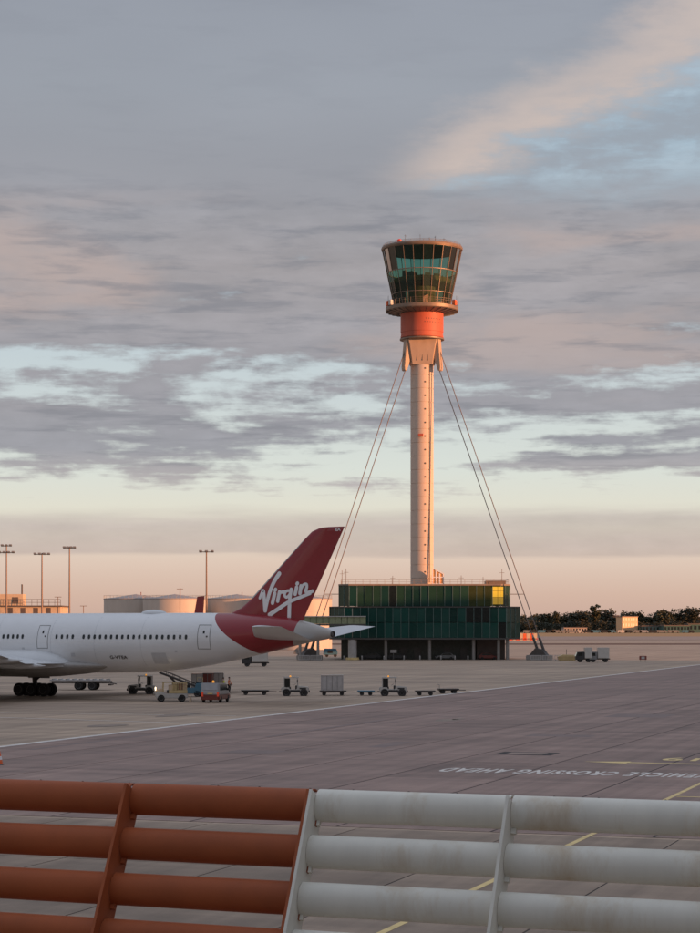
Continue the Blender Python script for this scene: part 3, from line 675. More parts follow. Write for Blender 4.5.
# ------------------------------------------------------------------ airliner
YAW = R(27)
ac = thing('airliner', 'white wide-body airliner with dark red tail carrying a white script name', 'airliner', (-36.1, 209.3, 0), -YAW)
ST = [(-37, 4.95, 4.75), (-36.6, 5.6, 4.15), (-35.5, 6.5, 3.6), (-33.5, 7.6, 3.1), (-31, 8.4, 2.86), (-27.5, 8.8, 2.8), (-15, 8.8, 2.8), (0, 8.8, 2.8), (12, 8.8, 2.8), (16, 8.8, 2.83),
      (19, 8.8, 2.95), (22, 8.8, 3.2), (25, 8.79, 3.6), (28, 8.75, 4.15), (31, 8.62, 4.78), (34, 8.32, 5.45), (36.5, 7.75, 5.98), (38.0, 7.3, 6.22), (38.6, 7.05, 6.38)]
def fz(a):
    for (a0_, t0, b0_), (a1_, t1, b1_) in zip(ST, ST[1:]):
        if a0_ <= a <= a1_:
            u = (a-a0_)/(a1_-a0_); return t0+(t1-t0)*u, b0_+(b1_-b0_)*u
    return ST[-1][1:] if a > 0 else ST[0][1:]
def fy(a, z):
    t, b = fz(a); r = (t-b)/2; c = (t+b)/2; k = 1-min(.25, max(0, (a-24)*.018)); return -k*math.sqrt(max(.001, r*r-(z-c)**2))
rings = []
import itertools
sts = []
for (a0_, t0, b0_), (a1_, t1, b1_) in zip(ST, ST[1:]):
    nsub = 1 if a1_-a0_ < 2 else 3
    sts += [a0_+(a1_-a0_)*i/nsub for i in range(nsub)]
sts.append(38.6)
for a in sts:
    t, b = fz(a); r = (t-b)/2; c = (t+b)/2; k = 1-min(.25, max(0, (a-24)*.018))
    rings.append([(a, k*r*math.sin(2*math.pi*i/56), c+r*math.cos(2*math.pi*i/56)) for i in range(56)])
fus = obj('fuselage', B().loft(rings), M['ac_white'], ac, sharp=50)
obj('exhaust', B().lathe([(.30, 38.55), (.33, 38.75), (.24, 38.75), (.22, 38.4)], 20, (0, 0, 6.72), 'x'), M['steel_dark'], fus)
def patch(a0_, a1_, za, zb_, off, n=6):
    b = B(); g = []
    for i in range(n+1):
        z = za+(zb_-za)*i/n
        for a in (a0_, a1_):
            t, bo = fz(a); c = (t+bo)/2; y = fy(a, z); nv = Vector((0, y, z-c)).normalized(); g.append((a, y+nv.y*off, z+nv.z*off))
    return b.add(g, [(2*i, 2*i+1, 2*i+3, 2*i+2) for i in range(n)])
def door(a, wd, za, zb_):
    d = obj('door', patch(a-wd/2, a+wd/2, za, zb_, .012), M['ac_white'], fus)
    for q in ((a-wd/2-.07, a-wd/2, za-.07, zb_+.07), (a+wd/2, a+wd/2+.07, za-.07, zb_+.07), (a-wd/2, a+wd/2, za-.07, za), (a-wd/2, a+wd/2, zb_, zb_+.07)):
        obj('door_seam', patch(*q, .016), M['ac_line'], d)
    obj('door_window', patch(a-.1, a+.1, za+1.45, za+1.75, .02, 2), M['dark_glass'], d)
    obj('door_handle', patch(a+.25, a+.42, za+1.1, za+1.25, .03, 2), M['steel_dark'], d)
    return d
door(6.9, 1.22, 5.28, 7.5); door(25.7, 1.22, 5.3, 7.55); door(-12, 1.22, 5.28, 7.5); door(-30, 1.22, 5.3, 7.4)
wm = B()
rr_ = [(.14*math.copysign(abs(math.cos(t))**.7, math.cos(t)), .23*math.copysign(abs(math.sin(t))**.7, math.sin(t))) for t in [2*math.pi*i/14 for i in range(14)]]
wm.loft([[(x, 0, z) for x, z in rr_], [(x, -.022, z) for x, z in rr_]]); wm = wm.mesh('window', M['dark_glass'])
wl = [8.62+.661*i for i in range(24) if i != 4]+[2.0+.6*i for i in range(5)]+[-28+.661*i for i in range(22)]+[-10+.661*i for i in range(17)]
for a in wl:
    z = 6.42; t, b_ = fz(a); obj('window', wm, None, fus, (a, fy(a, z)-.002, z), (-math.asin((z-(t+b_)/2)/((t-b_)/2)), 0, 0))
me = text_mesh('G-VTEA', M['steel_dark'], .52, 1.15, 0, .01)
a, z = 15.9, 4.35; t, b_ = fz(a); obj('registration', me, None, fus, (a, fy(a, z)-.025, z), (R(90)+math.asin(((t+b_)/2-z)/((t-b_)/2)), 0, 0))
for a in (-24, -18, -6, 1.2, 7.9, 13.2, 18.7):
    t, b_ = fz(a); obj('panel_seam', patch(a-.02, a+.02, b_+.35, t-.12, .006, 18), M['ac_seam'], fus)
for a, z, wa, hz_ in ((10.5, 4.6, .5, .35), (20.6, 4.3, 1.6, 1.1), (22.6, 5.0, .25, .2), (4.5, 5.2, .3, .2)):
    obj('access_panel', patch(a-wa/2, a+wa/2, z-hz_/2, z+hz_/2, .008, 4), M['ac_seam'], fus)
obj('radome_hump', B().loft([[(18.4+u*1.5, .75*k*math.cos(t), 8.72+.42*k*math.sin(t)) for t in [math.pi*j/10 for j in range(11)]] for u, k in ((-1, .1), (-.8, .6), (-.4, .93), (0, 1), (.4, .93), (.8, .6), (1, .1))], False, False), M['ac_wing'], fus, sharp=60)
# belly fairing
rings = []
for a, k in ((-14, .12), (-12, .55), (-9, .85), (-5, 1), (4, 1), (7, .92), (10, .72), (13, .42), (16, .12)):
    rings.append([(a, 3.45*k**.5*math.cos(t), 3.55+(1.35*k if math.sin(t) < 0 else .9*k)*math.sin(t)) for t in [2*math.pi*j/28 for j in range(28)]])
obj('belly_fairing', B().loft(rings), M['ac_belly'], ac, sharp=60)
# wings
AF = [(1, 0), (.9, .022), (.75, .05), (.55, .085), (.35, .105), (.2, .1), (.1, .08), (.03, .045), (0, 0), (.03, -.03), (.1, -.045), (.25, -.055), (.5, -.045), (.75, -.02), (.92, -.006)]
def wing(secs, name, mat, parent):
    rings = []
    for le, te, y, zle, zte, tk in secs:
        rings.append([(le+(te-le)*u, y, zle+(zte-zle)*u+v*tk/.16) for u, v in AF])
    return obj(name, B().loft(rings), mat, parent, sharp=40)
WS = [(-10, 9.6, -2.2, 3.9, 3.72, 1.9), (-8.5, 9.5, -3.4, 3.9, 3.70, 1.75), (-4.5, 9.2, -9, 4.0, 3.78, 1.25), (3.4, 13, -20, 5.1, 5.15, .8), (11, 16.2, -30.5, 6.5, 6.5, .35), (14.5, 17.2, -32.2, 7.5, 7.5, .2), (16.6, 18, -32.9, 8.8, 8.8, .1)]
for s in (1, -1):
    wg = wing([(l, t, y*s, a, b, k) for l, t, y, a, b, k in WS], 'wing', M['ac_wing'], ac)
    for (l, t, y, zz) in ((4.5, 10.6, -7.6, 3.45), (6.5, 12.6, -14, 4.1), (9.5, 15, -21, 5.0)):
        obj('flap_fairing', B().loft([[(l+(t-l)*u, y*s+.28*k*math.cos(q), zz+.1+.36*k*math.sin(q)) for q in [2*math.pi*j/10 for j in range(10)]] for u, k in ((0, .1), (.2, .8), (.5, 1), (.8, .6), (1, .08))]), M['ac_wing'], wg, sharp=60)
    en = obj('engine', B().lathe([(1.45, -19.5), (1.7, -19.2), (1.85, -18), (1.85, -15), (1.5, -13), (1.2, -13), (1.1, -14)], 36, (0, -10.5*s, 2.7), 'x', False), M['ac_red'], ac, sharp=50)
    obj('fan', B().lathe([(1.5, -18.6), (.3, -18.9), (.02, -19.2)], 24, (0, -10.5*s, 2.7), 'x'), M['steel_dark'], en)
    obj('core_nozzle', B().lathe([(.9, -14.5), (.8, -12.2), (.3, -11)], 24, (0, -10.5*s, 2.7), 'x'), M['steel_grey'], en)
    obj('pylon', B().prof([(-17, 4.4), (-6, 4.2), (-4, 3.9), (-11.5, 3.2), (-13, 3.6)], -10.5*s-.25, -10.5*s+.25), M['ac_wing'], en)
# wing root fillets
for s in (1, -1):
    obj('root_fillet', B().loft([[(a, -s*(2.3+2.0*k*math.cos(q)), 3.55+1.62*k**.8*math.sin(q)) for q in [math.pi*(j/12-.08)*1.0 for j in range(13)]] for a, k in ((-12, .15), (-9, .7), (-3, 1), (4, 1), (6.2, .97), (7.4, .86), (8.5, .64), (9.4, .36), (10.2, .06))], False, False), M['ac_wing'], ac, sharp=60)
# stabilisers
for s in (1, -1):
    wing([(30.2, 36.8, -.6*s, 6.45, 6.12, .72), (30.8, 36.9, -1.4*s, 6.52, 6.2, .62), (35.1, 38.3, -9.4*s, 7.42, 7.40, .24), (35.9, 38.4, -9.7*s, 7.46, 7.45, .1)], 'stabiliser', M['ac_wing'], ac)
# fin
def fle(z):
    pts = [(8.3, 26.4), (8.75, 27.4), (9.3, 28.6), (10.0, 29.5), (11.55, 31.1), (15.8, 35.5), (16.6, 36.4), (16.95, 37.3), (17.02, 38.2)]
    for (z0_, a0_), (z1_, a1_) in zip(pts, pts[1:]):
        if z <= z1_: return a0_+(a1_-a0_)*(z-z0_)/(z1_-z0_)
    return pts[-1][1]
def fte(z): return 35.4+(39.95-35.4)*(z-8.0)/9.02
def fth(z): return .62-.036*(z-8)
NA = [1, .95, .88, .8, .7, .6, .5, .4, .3, .2, .12, .06, .02, 0]
def naca(u): return 5*(.2969*math.sqrt(max(u, 0))-.126*u-.3516*u*u+.2843*u**3-.1036*u**4)
rings = []
for z in (8.0, 8.4, 8.75, 9.3, 10, 11.55, 13, 14.5, 15.8, 16.6, 16.95, 17.02):
    l, t, k = fle(max(z, 8.3)), fte(z), fth(z)
    if z > 16.99: k *= .3
    rings.append([(l+(t-l)*u, -naca(u)*k, z) for u in NA]+[(l+(t-l)*u, naca(u)*k, z) for u in NA[-2:0:-1]])
fin = obj('fin', B().loft(rings), M['ac_red'], ac, sharp=50)
obj('fin_leading_edge', B().loft([[(fle(z)+(fte(z)-fle(z))*u-(.0), s_*(naca(u)*fth(z)+.006), z) for u, s_ in ((.035, -1), (.012, -1), (.003, -1), (-.004, 0), (.003, 1), (.012, 1), (.035, 1))] for z in (10.2, 11.55, 13, 14.5, 15.8)], False, False), M['ac_grey'], fin)
def p2az(px, py):
    q = (px-350)/F; a = (36.1+209.3*q)/(.891+.454*q); D = 209.3-.454*a; return a, H+(HY-py)*D/F
def fin_pt(a, z, off):
    l, t = fle(max(z, 8.3)), fte(z); u = min(1, max(0, (a-l)/(t-l))); return (a, -naca(u)*fth(z)-off, z)
def cat(pts, n=8):
    out = []; P = [pts[0]]+list(pts)+[pts[-1]]
    for i in range(1, len(P)-2):
        for k in range(n):
            t = k/n; q = []
            for c in range(2):
                p0, p1, p2, p3 = P[i-1][c], P[i][c], P[i+1][c], P[i+2][c]
                q.append(.5*((2*p1)+(-p0+p2)*t+(2*p0-5*p1+4*p2-p3)*t*t+(-p0+3*p1-3*p2+p3)*t**3))
            out.append(tuple(q))
    out.append(tuple(pts[-1])); return out
def stroke(pts, w0, w1, off, smooth_=True):
    az = [p2az(230+x/5.833, 540+y/5.833) for x, y in pts]
    c = cat(az) if smooth_ and len(az) > 2 else [tuple(az[0][k]+(az[-1][k]-az[0][k])*i/8 for k in (0, 1)) for i in range(9)]
    ps = []
    n = len(c); b = B(); L_, R_ = [], []
    def frame(i):
        d = Vector(c[min(n-1, i+1)])-Vector(c[max(0, i-1)]); d.normalize(); return d, Vector((-d.y, d.x))
    seq = []
    for k in range(1, 5):
        a = math.pi/2*(1-k/5); seq.append((0, -math.sin(a), math.cos(a)))
    seq += [(i, 0, 1) for i in range(n)]
    for k in range(1, 5):
        a = math.pi/2*k/5; seq.append((n-1, math.sin(a), math.cos(a)))
    for i, sx, sw in seq:
        d, nn = frame(i); hw = (w0+(w1-w0)*i/(n-1))/2; q = Vector(c[i])+d*sx*hw
        L_.append(fin_pt(*(q+nn*hw*sw), off)); R_.append(fin_pt(*(q-nn*hw*sw), off))
    m = len(L_); b.add(L_+R_, [(i, i+1, m+i+1, m+i) for i in range(m-1)]); return b
strokes = {
 'V': [([(182, 338), (200, 295), (208, 340), (214, 412)], .30, .40), ([(214, 412), (235, 320), (262, 248), (293, 197)], .34, .46)],
 'i': [([(269, 312), (256, 368)], .38, .38), ([(274, 289), (272, 292)], .38, .38)],
 'r': [([(297, 303), (286, 357)], .36, .36), ([(291, 330), (301, 308), (322, 303)], .26, .34)],
 'g': [([(352, 296), (334, 300), (326, 322), (336, 334), (352, 322), (362, 298)], .28, .28), ([(364, 288), (355, 345), (349, 452)], .36, .38)],
 'i2': [([(395, 276), (386, 316)], .36, .36), ([(400, 253), (398, 256)], .36, .36)],
 'n': [([(420, 268), (413, 312)], .36, .36), ([(416, 294), (432, 264), (450, 258), (452, 276), (446, 300), (462, 306), (484, 298)], .26, .34)],
 'u': [([(240, 436), (290, 402), (350, 362), (420, 332), (470, 312)], .42, .30)]}
k = 0
for nm, lst in strokes.items():
    for pts, w0, w1 in lst:
        obj('letter_stroke', stroke(pts, w0, w1, .012+.004*k), M['logo'], fin); k += 1
me = text_mesh('EA', M['logo'], .42, 1.1, 0, .01); q = fin_pt(*p2az(338.3, 529.6), .03); obj('fin_code', me, None, fin, q, (R(90), 0, 0))
# landing gear
def wheel_mesh(r, wd, mat): return B().lathe([(r*.62, -wd/2), (r*.9, -wd/2), (r, -wd*.36), (r, wd*.36), (r*.9, wd/2), (r*.62, wd/2)], 24, axis='y').mesh('wheel', mat, 40)
def rim_mesh(r, wd): return B().lathe([(r*.1, -wd*.40), (r*.5, -wd*.42), (r*.63, -wd*.52), (r*.63, wd*.52), (r*.5, wd*.42), (r*.1, wd*.40)], 18, axis='y').mesh('rim', M['rim'], 40)
def wheels(parent, spots, r, wd):
    wm_, rm_ = wheel_mesh(r, wd, M['tyre']), rim_mesh(r, wd)
    for x, y in spots:
        o = obj('wheel', wm_, None, parent, (x, y, r)); obj('rim', rm_, None, o)
for s in (1, -1):
    ge = obj('main_gear', B().cyl((0, 5.3*s, .8), (0, 5.1*s, 4.2), .26, .3, 14).bar((-1.9, 5.3*s, .75), (1.9, 5.3*s, .75), .35, .38).cyl((0, 5.25*s, 2.2), (0, 2.6*s, 3.6), .13, .13, 8).cyl((0, 5.3*s, 1.6), (2.3, 5.2*s, 3.4), .12, .12, 8), M['steel_dark'], ac)
    wheels(ge, [(a, 5.3*s+e) for a in (-1.6, 0, 1.6) for e in (-.62, .62)], .70, .5)
    obj('gear_door', B().b2(-1.3, 1.5, 5.85*s-.03, 5.85*s+.03, 1.9, 3.6), M['ac_belly'], ge)
ng = obj('nose_gear', B().cyl((-32.4, 0, .5), (-32.4, 0, 3.2), .16, .18, 12), M['steel_grey'], ac); wheels(ng, [(-32.4, .35), (-32.4, -.35)], .52, .38)
# second airliner hidden behind the first, only its fin shows
D2 = 330
a2 = thing('airliner', 'dark red fin of another airliner showing over the white fuselage by the tanks', 'airliner', (X(196.5, D2), D2, 0), R(-10))
zt2 = Z(596, D2)
obj('fin', B().loft([[(-2.0, -.2, 5), (2.2, -.05, 5), (2.2, .05, 5), (-2.0, .2, 5)], [(-.55, -.2, 8.2), (1.05, -.05, 8.2), (1.05, .05, 8.2), (-.55, .2, 8.2)], [(.15, -.12, zt2-.1), (1.35, -.03, zt2), (1.35, .03, zt2), (.15, .12, zt2-.1)]]), M['ac_red'], a2)
obj('fuselage', B().lathe([(.2, 2.6), (.9, .5), (1.6, -3), (1.9, -7), (1.9, -26), (1.5, -29), (.6, -31), (.1, -31.6)], 32, (0, 0, 3.4), 'x'), M['ac_wing'], a2, sharp=60)
for s in (1, -1):
    obj('stabiliser', B().loft([[(-1.2, 1*s, 4.1), (1.6, 1*s, 4.1), (1.6, 1*s, 4.25), (-1.2, 1*s, 4.25)], [(1.2, 5.5*s, 4.5), (2.4, 5.5*s, 4.5), (2.4, 5.5*s, 4.56), (1.2, 5.5*s, 4.56)]]), M['ac_grey'], a2)
    obj('wing', B().loft([[(-19, 1.5*s, 2.6), (-12, 1.5*s, 2.6), (-12, 1.5*s, 2.9), (-19, 1.5*s, 3.1)], [(-12, 15*s, 3.8), (-10, 15*s, 3.8), (-10, 15*s, 3.9), (-12, 15*s, 3.95)]]), M['ac_grey'], a2)
    ge = obj('main_gear', B().cyl((-14, 2.6*s, .4), (-14, 2.6*s, 2.6), .15, .15, 8), M['steel_dark'], a2); wheels(ge, [(-14, 2.3*s), (-14, 2.9*s)], .5, .35)
ge = obj('nose_gear', B().cyl((-28.5, 0, .4), (-28.5, 0, 2.2), .1, .1, 8), M['steel_dark'], a2); wheels(ge, [(-28.5, .25), (-28.5, -.25)], .38, .25)
# ------------------------------------------------------------------ ground vehicles
def lights(parent, pts, mat, r=.09):
    for x, y, z in pts: obj('headlight' if x > 0 else 'tail_light', B().cyl((x, y, z), (x+(.04 if x > 0 else -.04), y, z), r, r*.9, 10), mat, parent)
def tractor(label, loc, rz, col='v_white'):
    t = thing('baggage_tractor', label, 'tractor', loc, rz, 'baggage tractors on the apron')
    bd = obj('body', B().prof([(-1.45, .38), (1.42, .38), (1.48, .6), (1.42, .98), (.25, 1.08), (.2, .72), (-.55, .72), (-.6, .95), (-1.45, .95)], -.66, .66), M[col], t, bevel=.05)
    obj('bumper', B().b2(1.46, 1.58, -.6, .6, .36, .62), M['v_dark'], bd, bevel=.02); obj('grille', B().b2(1.455, 1.49, -.35, .35, .66, .9), M['v_dark'], bd)
    lights(bd, [(1.45, .48, .8), (1.45, -.48, .8), (-1.45, .5, .75), (-1.45, -.5, .75)], M['v_silver'])
    cb = obj('cab', B().b2(-1.2, .42, -.64, .64, 1.93, 2.03), M[col], t, bevel=.03)
    for x, y in ((-1.15, -.59), (-1.15, .59), (.3, -.59), (.3, .59)): obj('cab_post', B().bar((x, y, .94), (x-(.0 if x < 0 else .06), y, 1.94), .08, .08), M[col], cb)
    obj('windscreen', B().b2(.25, .275, -.54, .54, 1.1, 1.9), M['dark_glass'], cb); obj('rear_panel', B().b2(-1.17, -1.13, -.54, .54, .96, 1.9), M['v_grey'], cb)
    obj('side_panel', B().b2(-1.1, -.52, -.62, -.58, .96, 1.9), M['dark_glass'], cb)
    for sy in (-1, 1):
        obj('battery_box', B().b2(-.5, .55, .665*sy-.02, .665*sy+.02, .4, .66), M['v_dark'], bd, bevel=.01)
        obj('hood_vent', B().b2(.5, 1.2, .664*sy-.012, .664*sy+.012, .74, .9), M['v_dark'], bd)
        for wx in (-.9, .95): obj('wheel_arch', B().lathe([(.44, .60*sy), (.44, .675*sy)], 20, (wx, 0, .36), 'y'), M['v_dark'], bd)
        obj('mirror', B().b2(.22, .3, .72*sy-.1, .72*sy+.1, 1.45, 1.75), M['v_dark'], cb)
    obj('dashboard', B().b2(.05, .24, -.55, .55, .72, 1.12), M['v_dark'], cb, bevel=.02); obj('tow_hook', B().b2(-1.7, -1.44, -.08, .08, .4, .52), M['v_dark'], bd)
    obj('seat', B().b2(-.95, -.45, -.4, .4, .74, 1.0).b2(-1.0, -.86, -.4, .4, 1.0, 1.55), M['v_dark'], t, bevel=.03)
    obj('steering_wheel', B().lathe([(.17, .0), (.2, .015), (.17, .03)], 14, (0, 0, 0)), M['v_dark'], t, (-.05, 0, 1.2), (0, R(-35), 0))
    obj('beacon', B().lathe([(.09, 2.03), (.09, 2.12), (.05, 2.2)], 10, (-.5, 0, 0)), M['amber'], t)
    wheels(t, [(-.9, .56), (-.9, -.56)], .36, .24); wheels(t, [(.95, .56), (.95, -.56)], .33, .24); return t
def dolly(label, loc, rz, ln_=2.9, mat='steel_dark', rail=False):
    t = thing('baggage_dolly', label, 'dolly', loc, rz, 'baggage dollies on the apron')
    obj('deck', B().b2(-ln_/2, ln_/2, -.75, .75, .44, .54), M[mat], t, bevel=.015)
    obj('frame', B().b2(-ln_/2+.1, ln_/2-.1, -.5, -.42, .32, .44).b2(-ln_/2+.1, ln_/2-.1, .42, .5, .32, .44), M['steel_dark'], t)
    obj('drawbar', B().bar((ln_/2-.1, 0, .38), (ln_/2+.85, 0, .36), .08, .08), M['steel_dark'], t)
    if rail: obj('end_rail', B().path([(-ln_/2+.05, -.7, .54), (-ln_/2+.05, -.7, 1.0), (-ln_/2+.05, .7, 1.0), (-ln_/2+.05, .7, .54)], .03), M['steel_grey'], t)
    wheels(t, [(x, y) for x in (-ln_/2+.5, ln_/2-.5) for y in (-.6, .6)], .22, .14); return t
def container(name, label, loc, rz, d, mat, cat_='container', ribs=3):
    t = thing(name, label, cat_, loc, rz)
    bd = obj('body', B().prof([(-d[0]/2, 0), (d[0]/2, 0), (d[0]/2, d[2]), (-d[0]/2, d[2])], -d[1]/2, d[1]/2), M[mat], t, bevel=.03)
    for i in range(ribs+1):
        x = -d[0]/2+.04+(d[0]-.08)*i/ribs; obj('rib', B().b2(x-.03, x+.03, -d[1]/2-.025, -d[1]/2-.002, .05, d[2]-.05), M['steel_grey'], t)
    for z in (.05, d[2]-.05): obj('rail', B().b2(-d[0]/2, d[0]/2, -d[1]/2-.03, -d[1]/2-.003, z-.03, z+.03), M['steel_grey'], t)
    return t
p = G(295, 696); tractor('white baggage tractor with amber beacon just left of the caged dolly', p, 0)
p = G(393, 696); tractor('white baggage tractor farthest right, in front of the linked low dollies', p, 0)
p = G(141.5, 694); tractor('white baggage tractor parked under the rear fuselage, left of the belt loader', p, R(180))
p = G(255, 695); dolly('empty flat baggage dolly standing alone between the van and a white tractor', p, 0, 3.0)
p = G(333, 695.5); dc = dolly('flat dolly carrying a tall pale caged container', p, 0, 2.9)
cg = thing('baggage_cage', 'tall pale mesh baggage cage riding on a flat dolly', 'cage', (p.x-.1, p.y, .545))
obj('floor', B().b2(-1.2, 1.2, -.72, .72, 0, .05), M['mesh_white'], cg)
for x in (-1.17, 1.17):
    for y in (-.7, .7): obj('post', B().b2(x-.035, x+.035, y-.035, y+.035, .05, 1.62), M['mesh_white'], cg)
obj('curtain', B().b2(-1.13, 1.13, .66, .69, .07, 1.56), M['mesh_white'], cg); obj('curtain', B().b2(-1.13, 1.13, -.69, -.66, .07, 1.56), M['mesh_white'], cg)
obj('curtain', B().b2(-1.16, -1.14, -.65, .65, .07, 1.56), M['mesh_white'], cg); obj('roof', B().b2(-1.2, 1.2, -.73, .73, 1.62, 1.67), M['v_white'], cg)
for i in range(1, 4): obj('strap', B().b2(-1.13+.56*i, -1.09+.56*i, -.715, -.693, .07, 1.56), M['steel_grey'], cg)
p = G(366, 695.5); dolly('low blue baggage dolly between the caged dolly and the right tractor', p, 0, 1.9, 'v_blue')
p = G(425, 695.5); dolly('empty low dolly just right of the farthest right tractor', p, 0, 2.2)
p = G(448, 693.5); dolly('rearmost low dolly, last in the row near the white line', p, R(8), 2.3, 'steel_dark', True)
# van seen from behind
def van(label, loc, rz, up='v_silver', low_='v_maroon'):
    t = thing('van', label, 'van', loc, rz)
    bd = obj('body', B().prof([(-2.2, .75), (2.25, .75), (2.3, 1.0), (1.5, 1.15), (1.0, 1.85), (-2.1, 1.95), (-2.2, 1.2)], -.92, .92), M[up], t, bevel=.1)
    obj('lower_body', B().prof([(-2.24, .28), (2.32, .28), (2.36, .75), (-2.24, .78)], -.94, .94), M[low_], t, bevel=.06)
    obj('rear_window', B().prof([(-2.225, 1.25), (-2.2, 1.2), (-2.12, 1.78), (-2.145, 1.78)], -.7, .7), M['v_silver'], bd)
    for s in (-1, 1):
        obj('side_window', B().prof([(-1.9, 1.2), (1.15, 1.2), (.85, 1.72), (-1.85, 1.78)], .925*s-.01, .925*s+.01), M['dark_glass'], bd)
        obj('tail_light', B().b2(-2.27, -2.2, .62*s-.1+.16*s, .62*s+.1+.16*s, .62, 1.05), M['red_lamp'], t, bevel=.02)
        obj('mirror', B().b2(1.05, 1.2, 1.0*s-.08, 1.0*s+.08, 1.15, 1.35), M['v_dark'], t, bevel=.02)
    obj('bumper', B().b2(-2.36, -2.22, -.85, .85, .3, .52), M['v_maroon'], t, bevel=.04)
    obj('windscreen', B().prof([(1.5, 1.18), (1.53, 1.18), (1.05, 1.82), (1.02, 1.82)], -.75, .75), M['dark_glass'], bd)
    obj('beacon', B().lathe([(.12, 1.93), (.12, 2.06), (.07, 2.16)], 10, (-.9, 0, 0)), M['amber'], t)
    obj('number_plate', B().b2(-2.255, -2.235, -.26, .26, .85, .97), M['paint_yellow'], t)
    wheels(t, [(x, y) for x in (-1.4, 1.45) for y in (-.84, .84)], .34, .22); return t
p = G(214, 703); van('silver and maroon van seen from behind with an amber roof beacon', (p.x, p.y+2.2, 0), R(80))
# cream belt-loader tug with lit headlamp
p = G(170.5, 702)
t = thing('service_truck', 'cream and yellow open service truck with one bright headlamp lit under the tail', 'truck', (p.x, p.y+1, 0), R(188))
bd = obj('chassis', B().prof([(-1.6, .34), (1.55, .34), (1.62, .55), (1.55, .95), (.9, 1.02), (.75, .82), (-1.6, .82)], -.85, .85), M['v_white'], t, bevel=.06)
obj('cargo_bed', B().b2(-1.55, .3, -.82, .82, .83, 1.15), M['v_yellow'], t, bevel=.03)
cb = obj('cab', B().b2(-.15, .9, -.78, .78, 1.88, 1.96), M['v_yellow'], t, bevel=.02)
for x, y in ((-.1, -.72), (-.1, .72), (.85, -.72), (.85, .72)): obj('cab_post', B().bar((x, y, .95), (x-.05, y, 1.9), .08, .08), M['v_yellow'], cb)
for i in range(6): obj('stake', B().b2(-1.5+.27*i, -1.44+.27*i, .74, .8, 1.15, 1.8).b2(-1.5+.27*i, -1.44+.27*i, -.8, -.74, 1.15, 1.8), M['v_yellow'], t)
obj('top_rail', B().b2(-1.52, -.1, .72, .82, 1.8, 1.88).b2(-1.52, -.1, -.82, -.72, 1.8, 1.88), M['v_yellow'], t)
for i, (x, hh) in enumerate(((-1.3, .62), (-.83, .72), (-.36, .6), (.05, .5))): obj('load_box', B().b2(x-.2, x+.22, -.68, .68, 1.15, 1.15+hh), M[('cream', 'box_red', 'v_yellow', 'cream')[i]], t, bevel=.02)
obj('bonnet', B().prof([(.75, .95), (1.58, .9), (1.52, 1.2), (.8, 1.32)], -.7, .7), M['cream'], t, bevel=.05)
obj('seat', B().b2(.0, .45, -.5, .5, .85, 1.15), M['v_dark'], t)
obj('headlight', B().cyl((1.56, .55, 1.3), (1.64, .55, 1.3), .16, .16, 14), M['headlamp'], t); obj('headlight', B().cyl((1.60, -.5, .75), (1.66, -.5, .75), .12, .12, 14), M['v_silver'], t)
obj('lamp_post', B().bar((1.5, .55, .9), (1.5, .55, 1.3), .06, .06), M['v_dark'], t)
wheels(t, [(x, y) for x in (-1.0, 1.05) for y in (-.75, .75)], .36, .24)
# blue belt loader reaching the hold
p = G(190, 697)
t = thing('belt_loader', 'blue belt loader with its dark conveyor raised to the aircraft hold', 'belt loader', (p.x, p.y+.6, 0), R(175))
bd = obj('chassis', B().prof([(-1.3, .35), (1.6, .35), (1.65, .8), (.9, .95), (-.6, .95), (-.7, 1.45), (-1.2, 1.45), (-1.3, .95)], -.8, .8), M['v_blue'], t, bevel=.05)
bo = obj('conveyor', B().bar((-1.0, 0, .95), (3.3, 0, 2.55), .75, .16), M['steel_dark'], t)
for s in (-1, 1):
    obj('conveyor_rail', B().bar((-1.0, .42*s, 1.2), (3.3, .42*s, 2.95), .05, .06), M['steel_dark'], bo)
    for i in range(7): obj('rail_post', B().bar((-.9+.68*i, .42*s, .98+.253*i), (-.9+.68*i, .42*s, 1.24+.277*i), .05, .05), M['steel_dark'], bo)
    obj('lift_arm', B().bar((.9, .3*s, .8), (2.2, .3*s, 2.1), .1, .12), M['steel_dark'], t)
obj('belt', B().bar((-.95, 0, 1.06), (3.25, 0, 2.62), .6, .02), M['tyre'], bo)
obj('hose_reel', B().lathe([(.22, -.84), (.22, -.7)], 14, (.3, 0, 1.1), 'y'), M['v_dark'], bd); obj('hand_rail', B().path([(-1.2, -.75, 1.45), (-1.2, -.75, 2.0), (-.6, -.75, 2.0), (-.6, -.75, 1.0)], .03), M['v_yellow'], bd)
obj('windshield', B().b2(-.75, -.7, -.6, .6, 1.45, 1.75), M['dark_glass'], bd); obj('seat', B().b2(-1.15, -.75, -.35, .35, 1.45, 1.6), M['v_dark'], bd)
wheels(t, [(x, y) for x in (-.85, 1.15) for y in (-.68, .68)], .36, .24)
# containers behind the van
for px, py, mt, lb in ((197, 692.5, 'v_white', 'pale baggage container behind the belt loader, leftmost of the group'), (208, 692, 'box_red', 'red brown baggage container between two pale ones behind the van'), (219, 691.5, 'v_white', 'pale baggage container behind the van, beside the two workers')):
    p = G(px, py); dolly('container dolly under '+('the red brown container' if mt == 'box_red' else 'the leftmost pale container' if px == 197 else 'the pale container beside the workers'), p, R(90), 1.7)
    container('baggage_container', lb, (p.x, p.y, .545), 0, (1.15, 1.5, 1.6), mt, ribs=2)
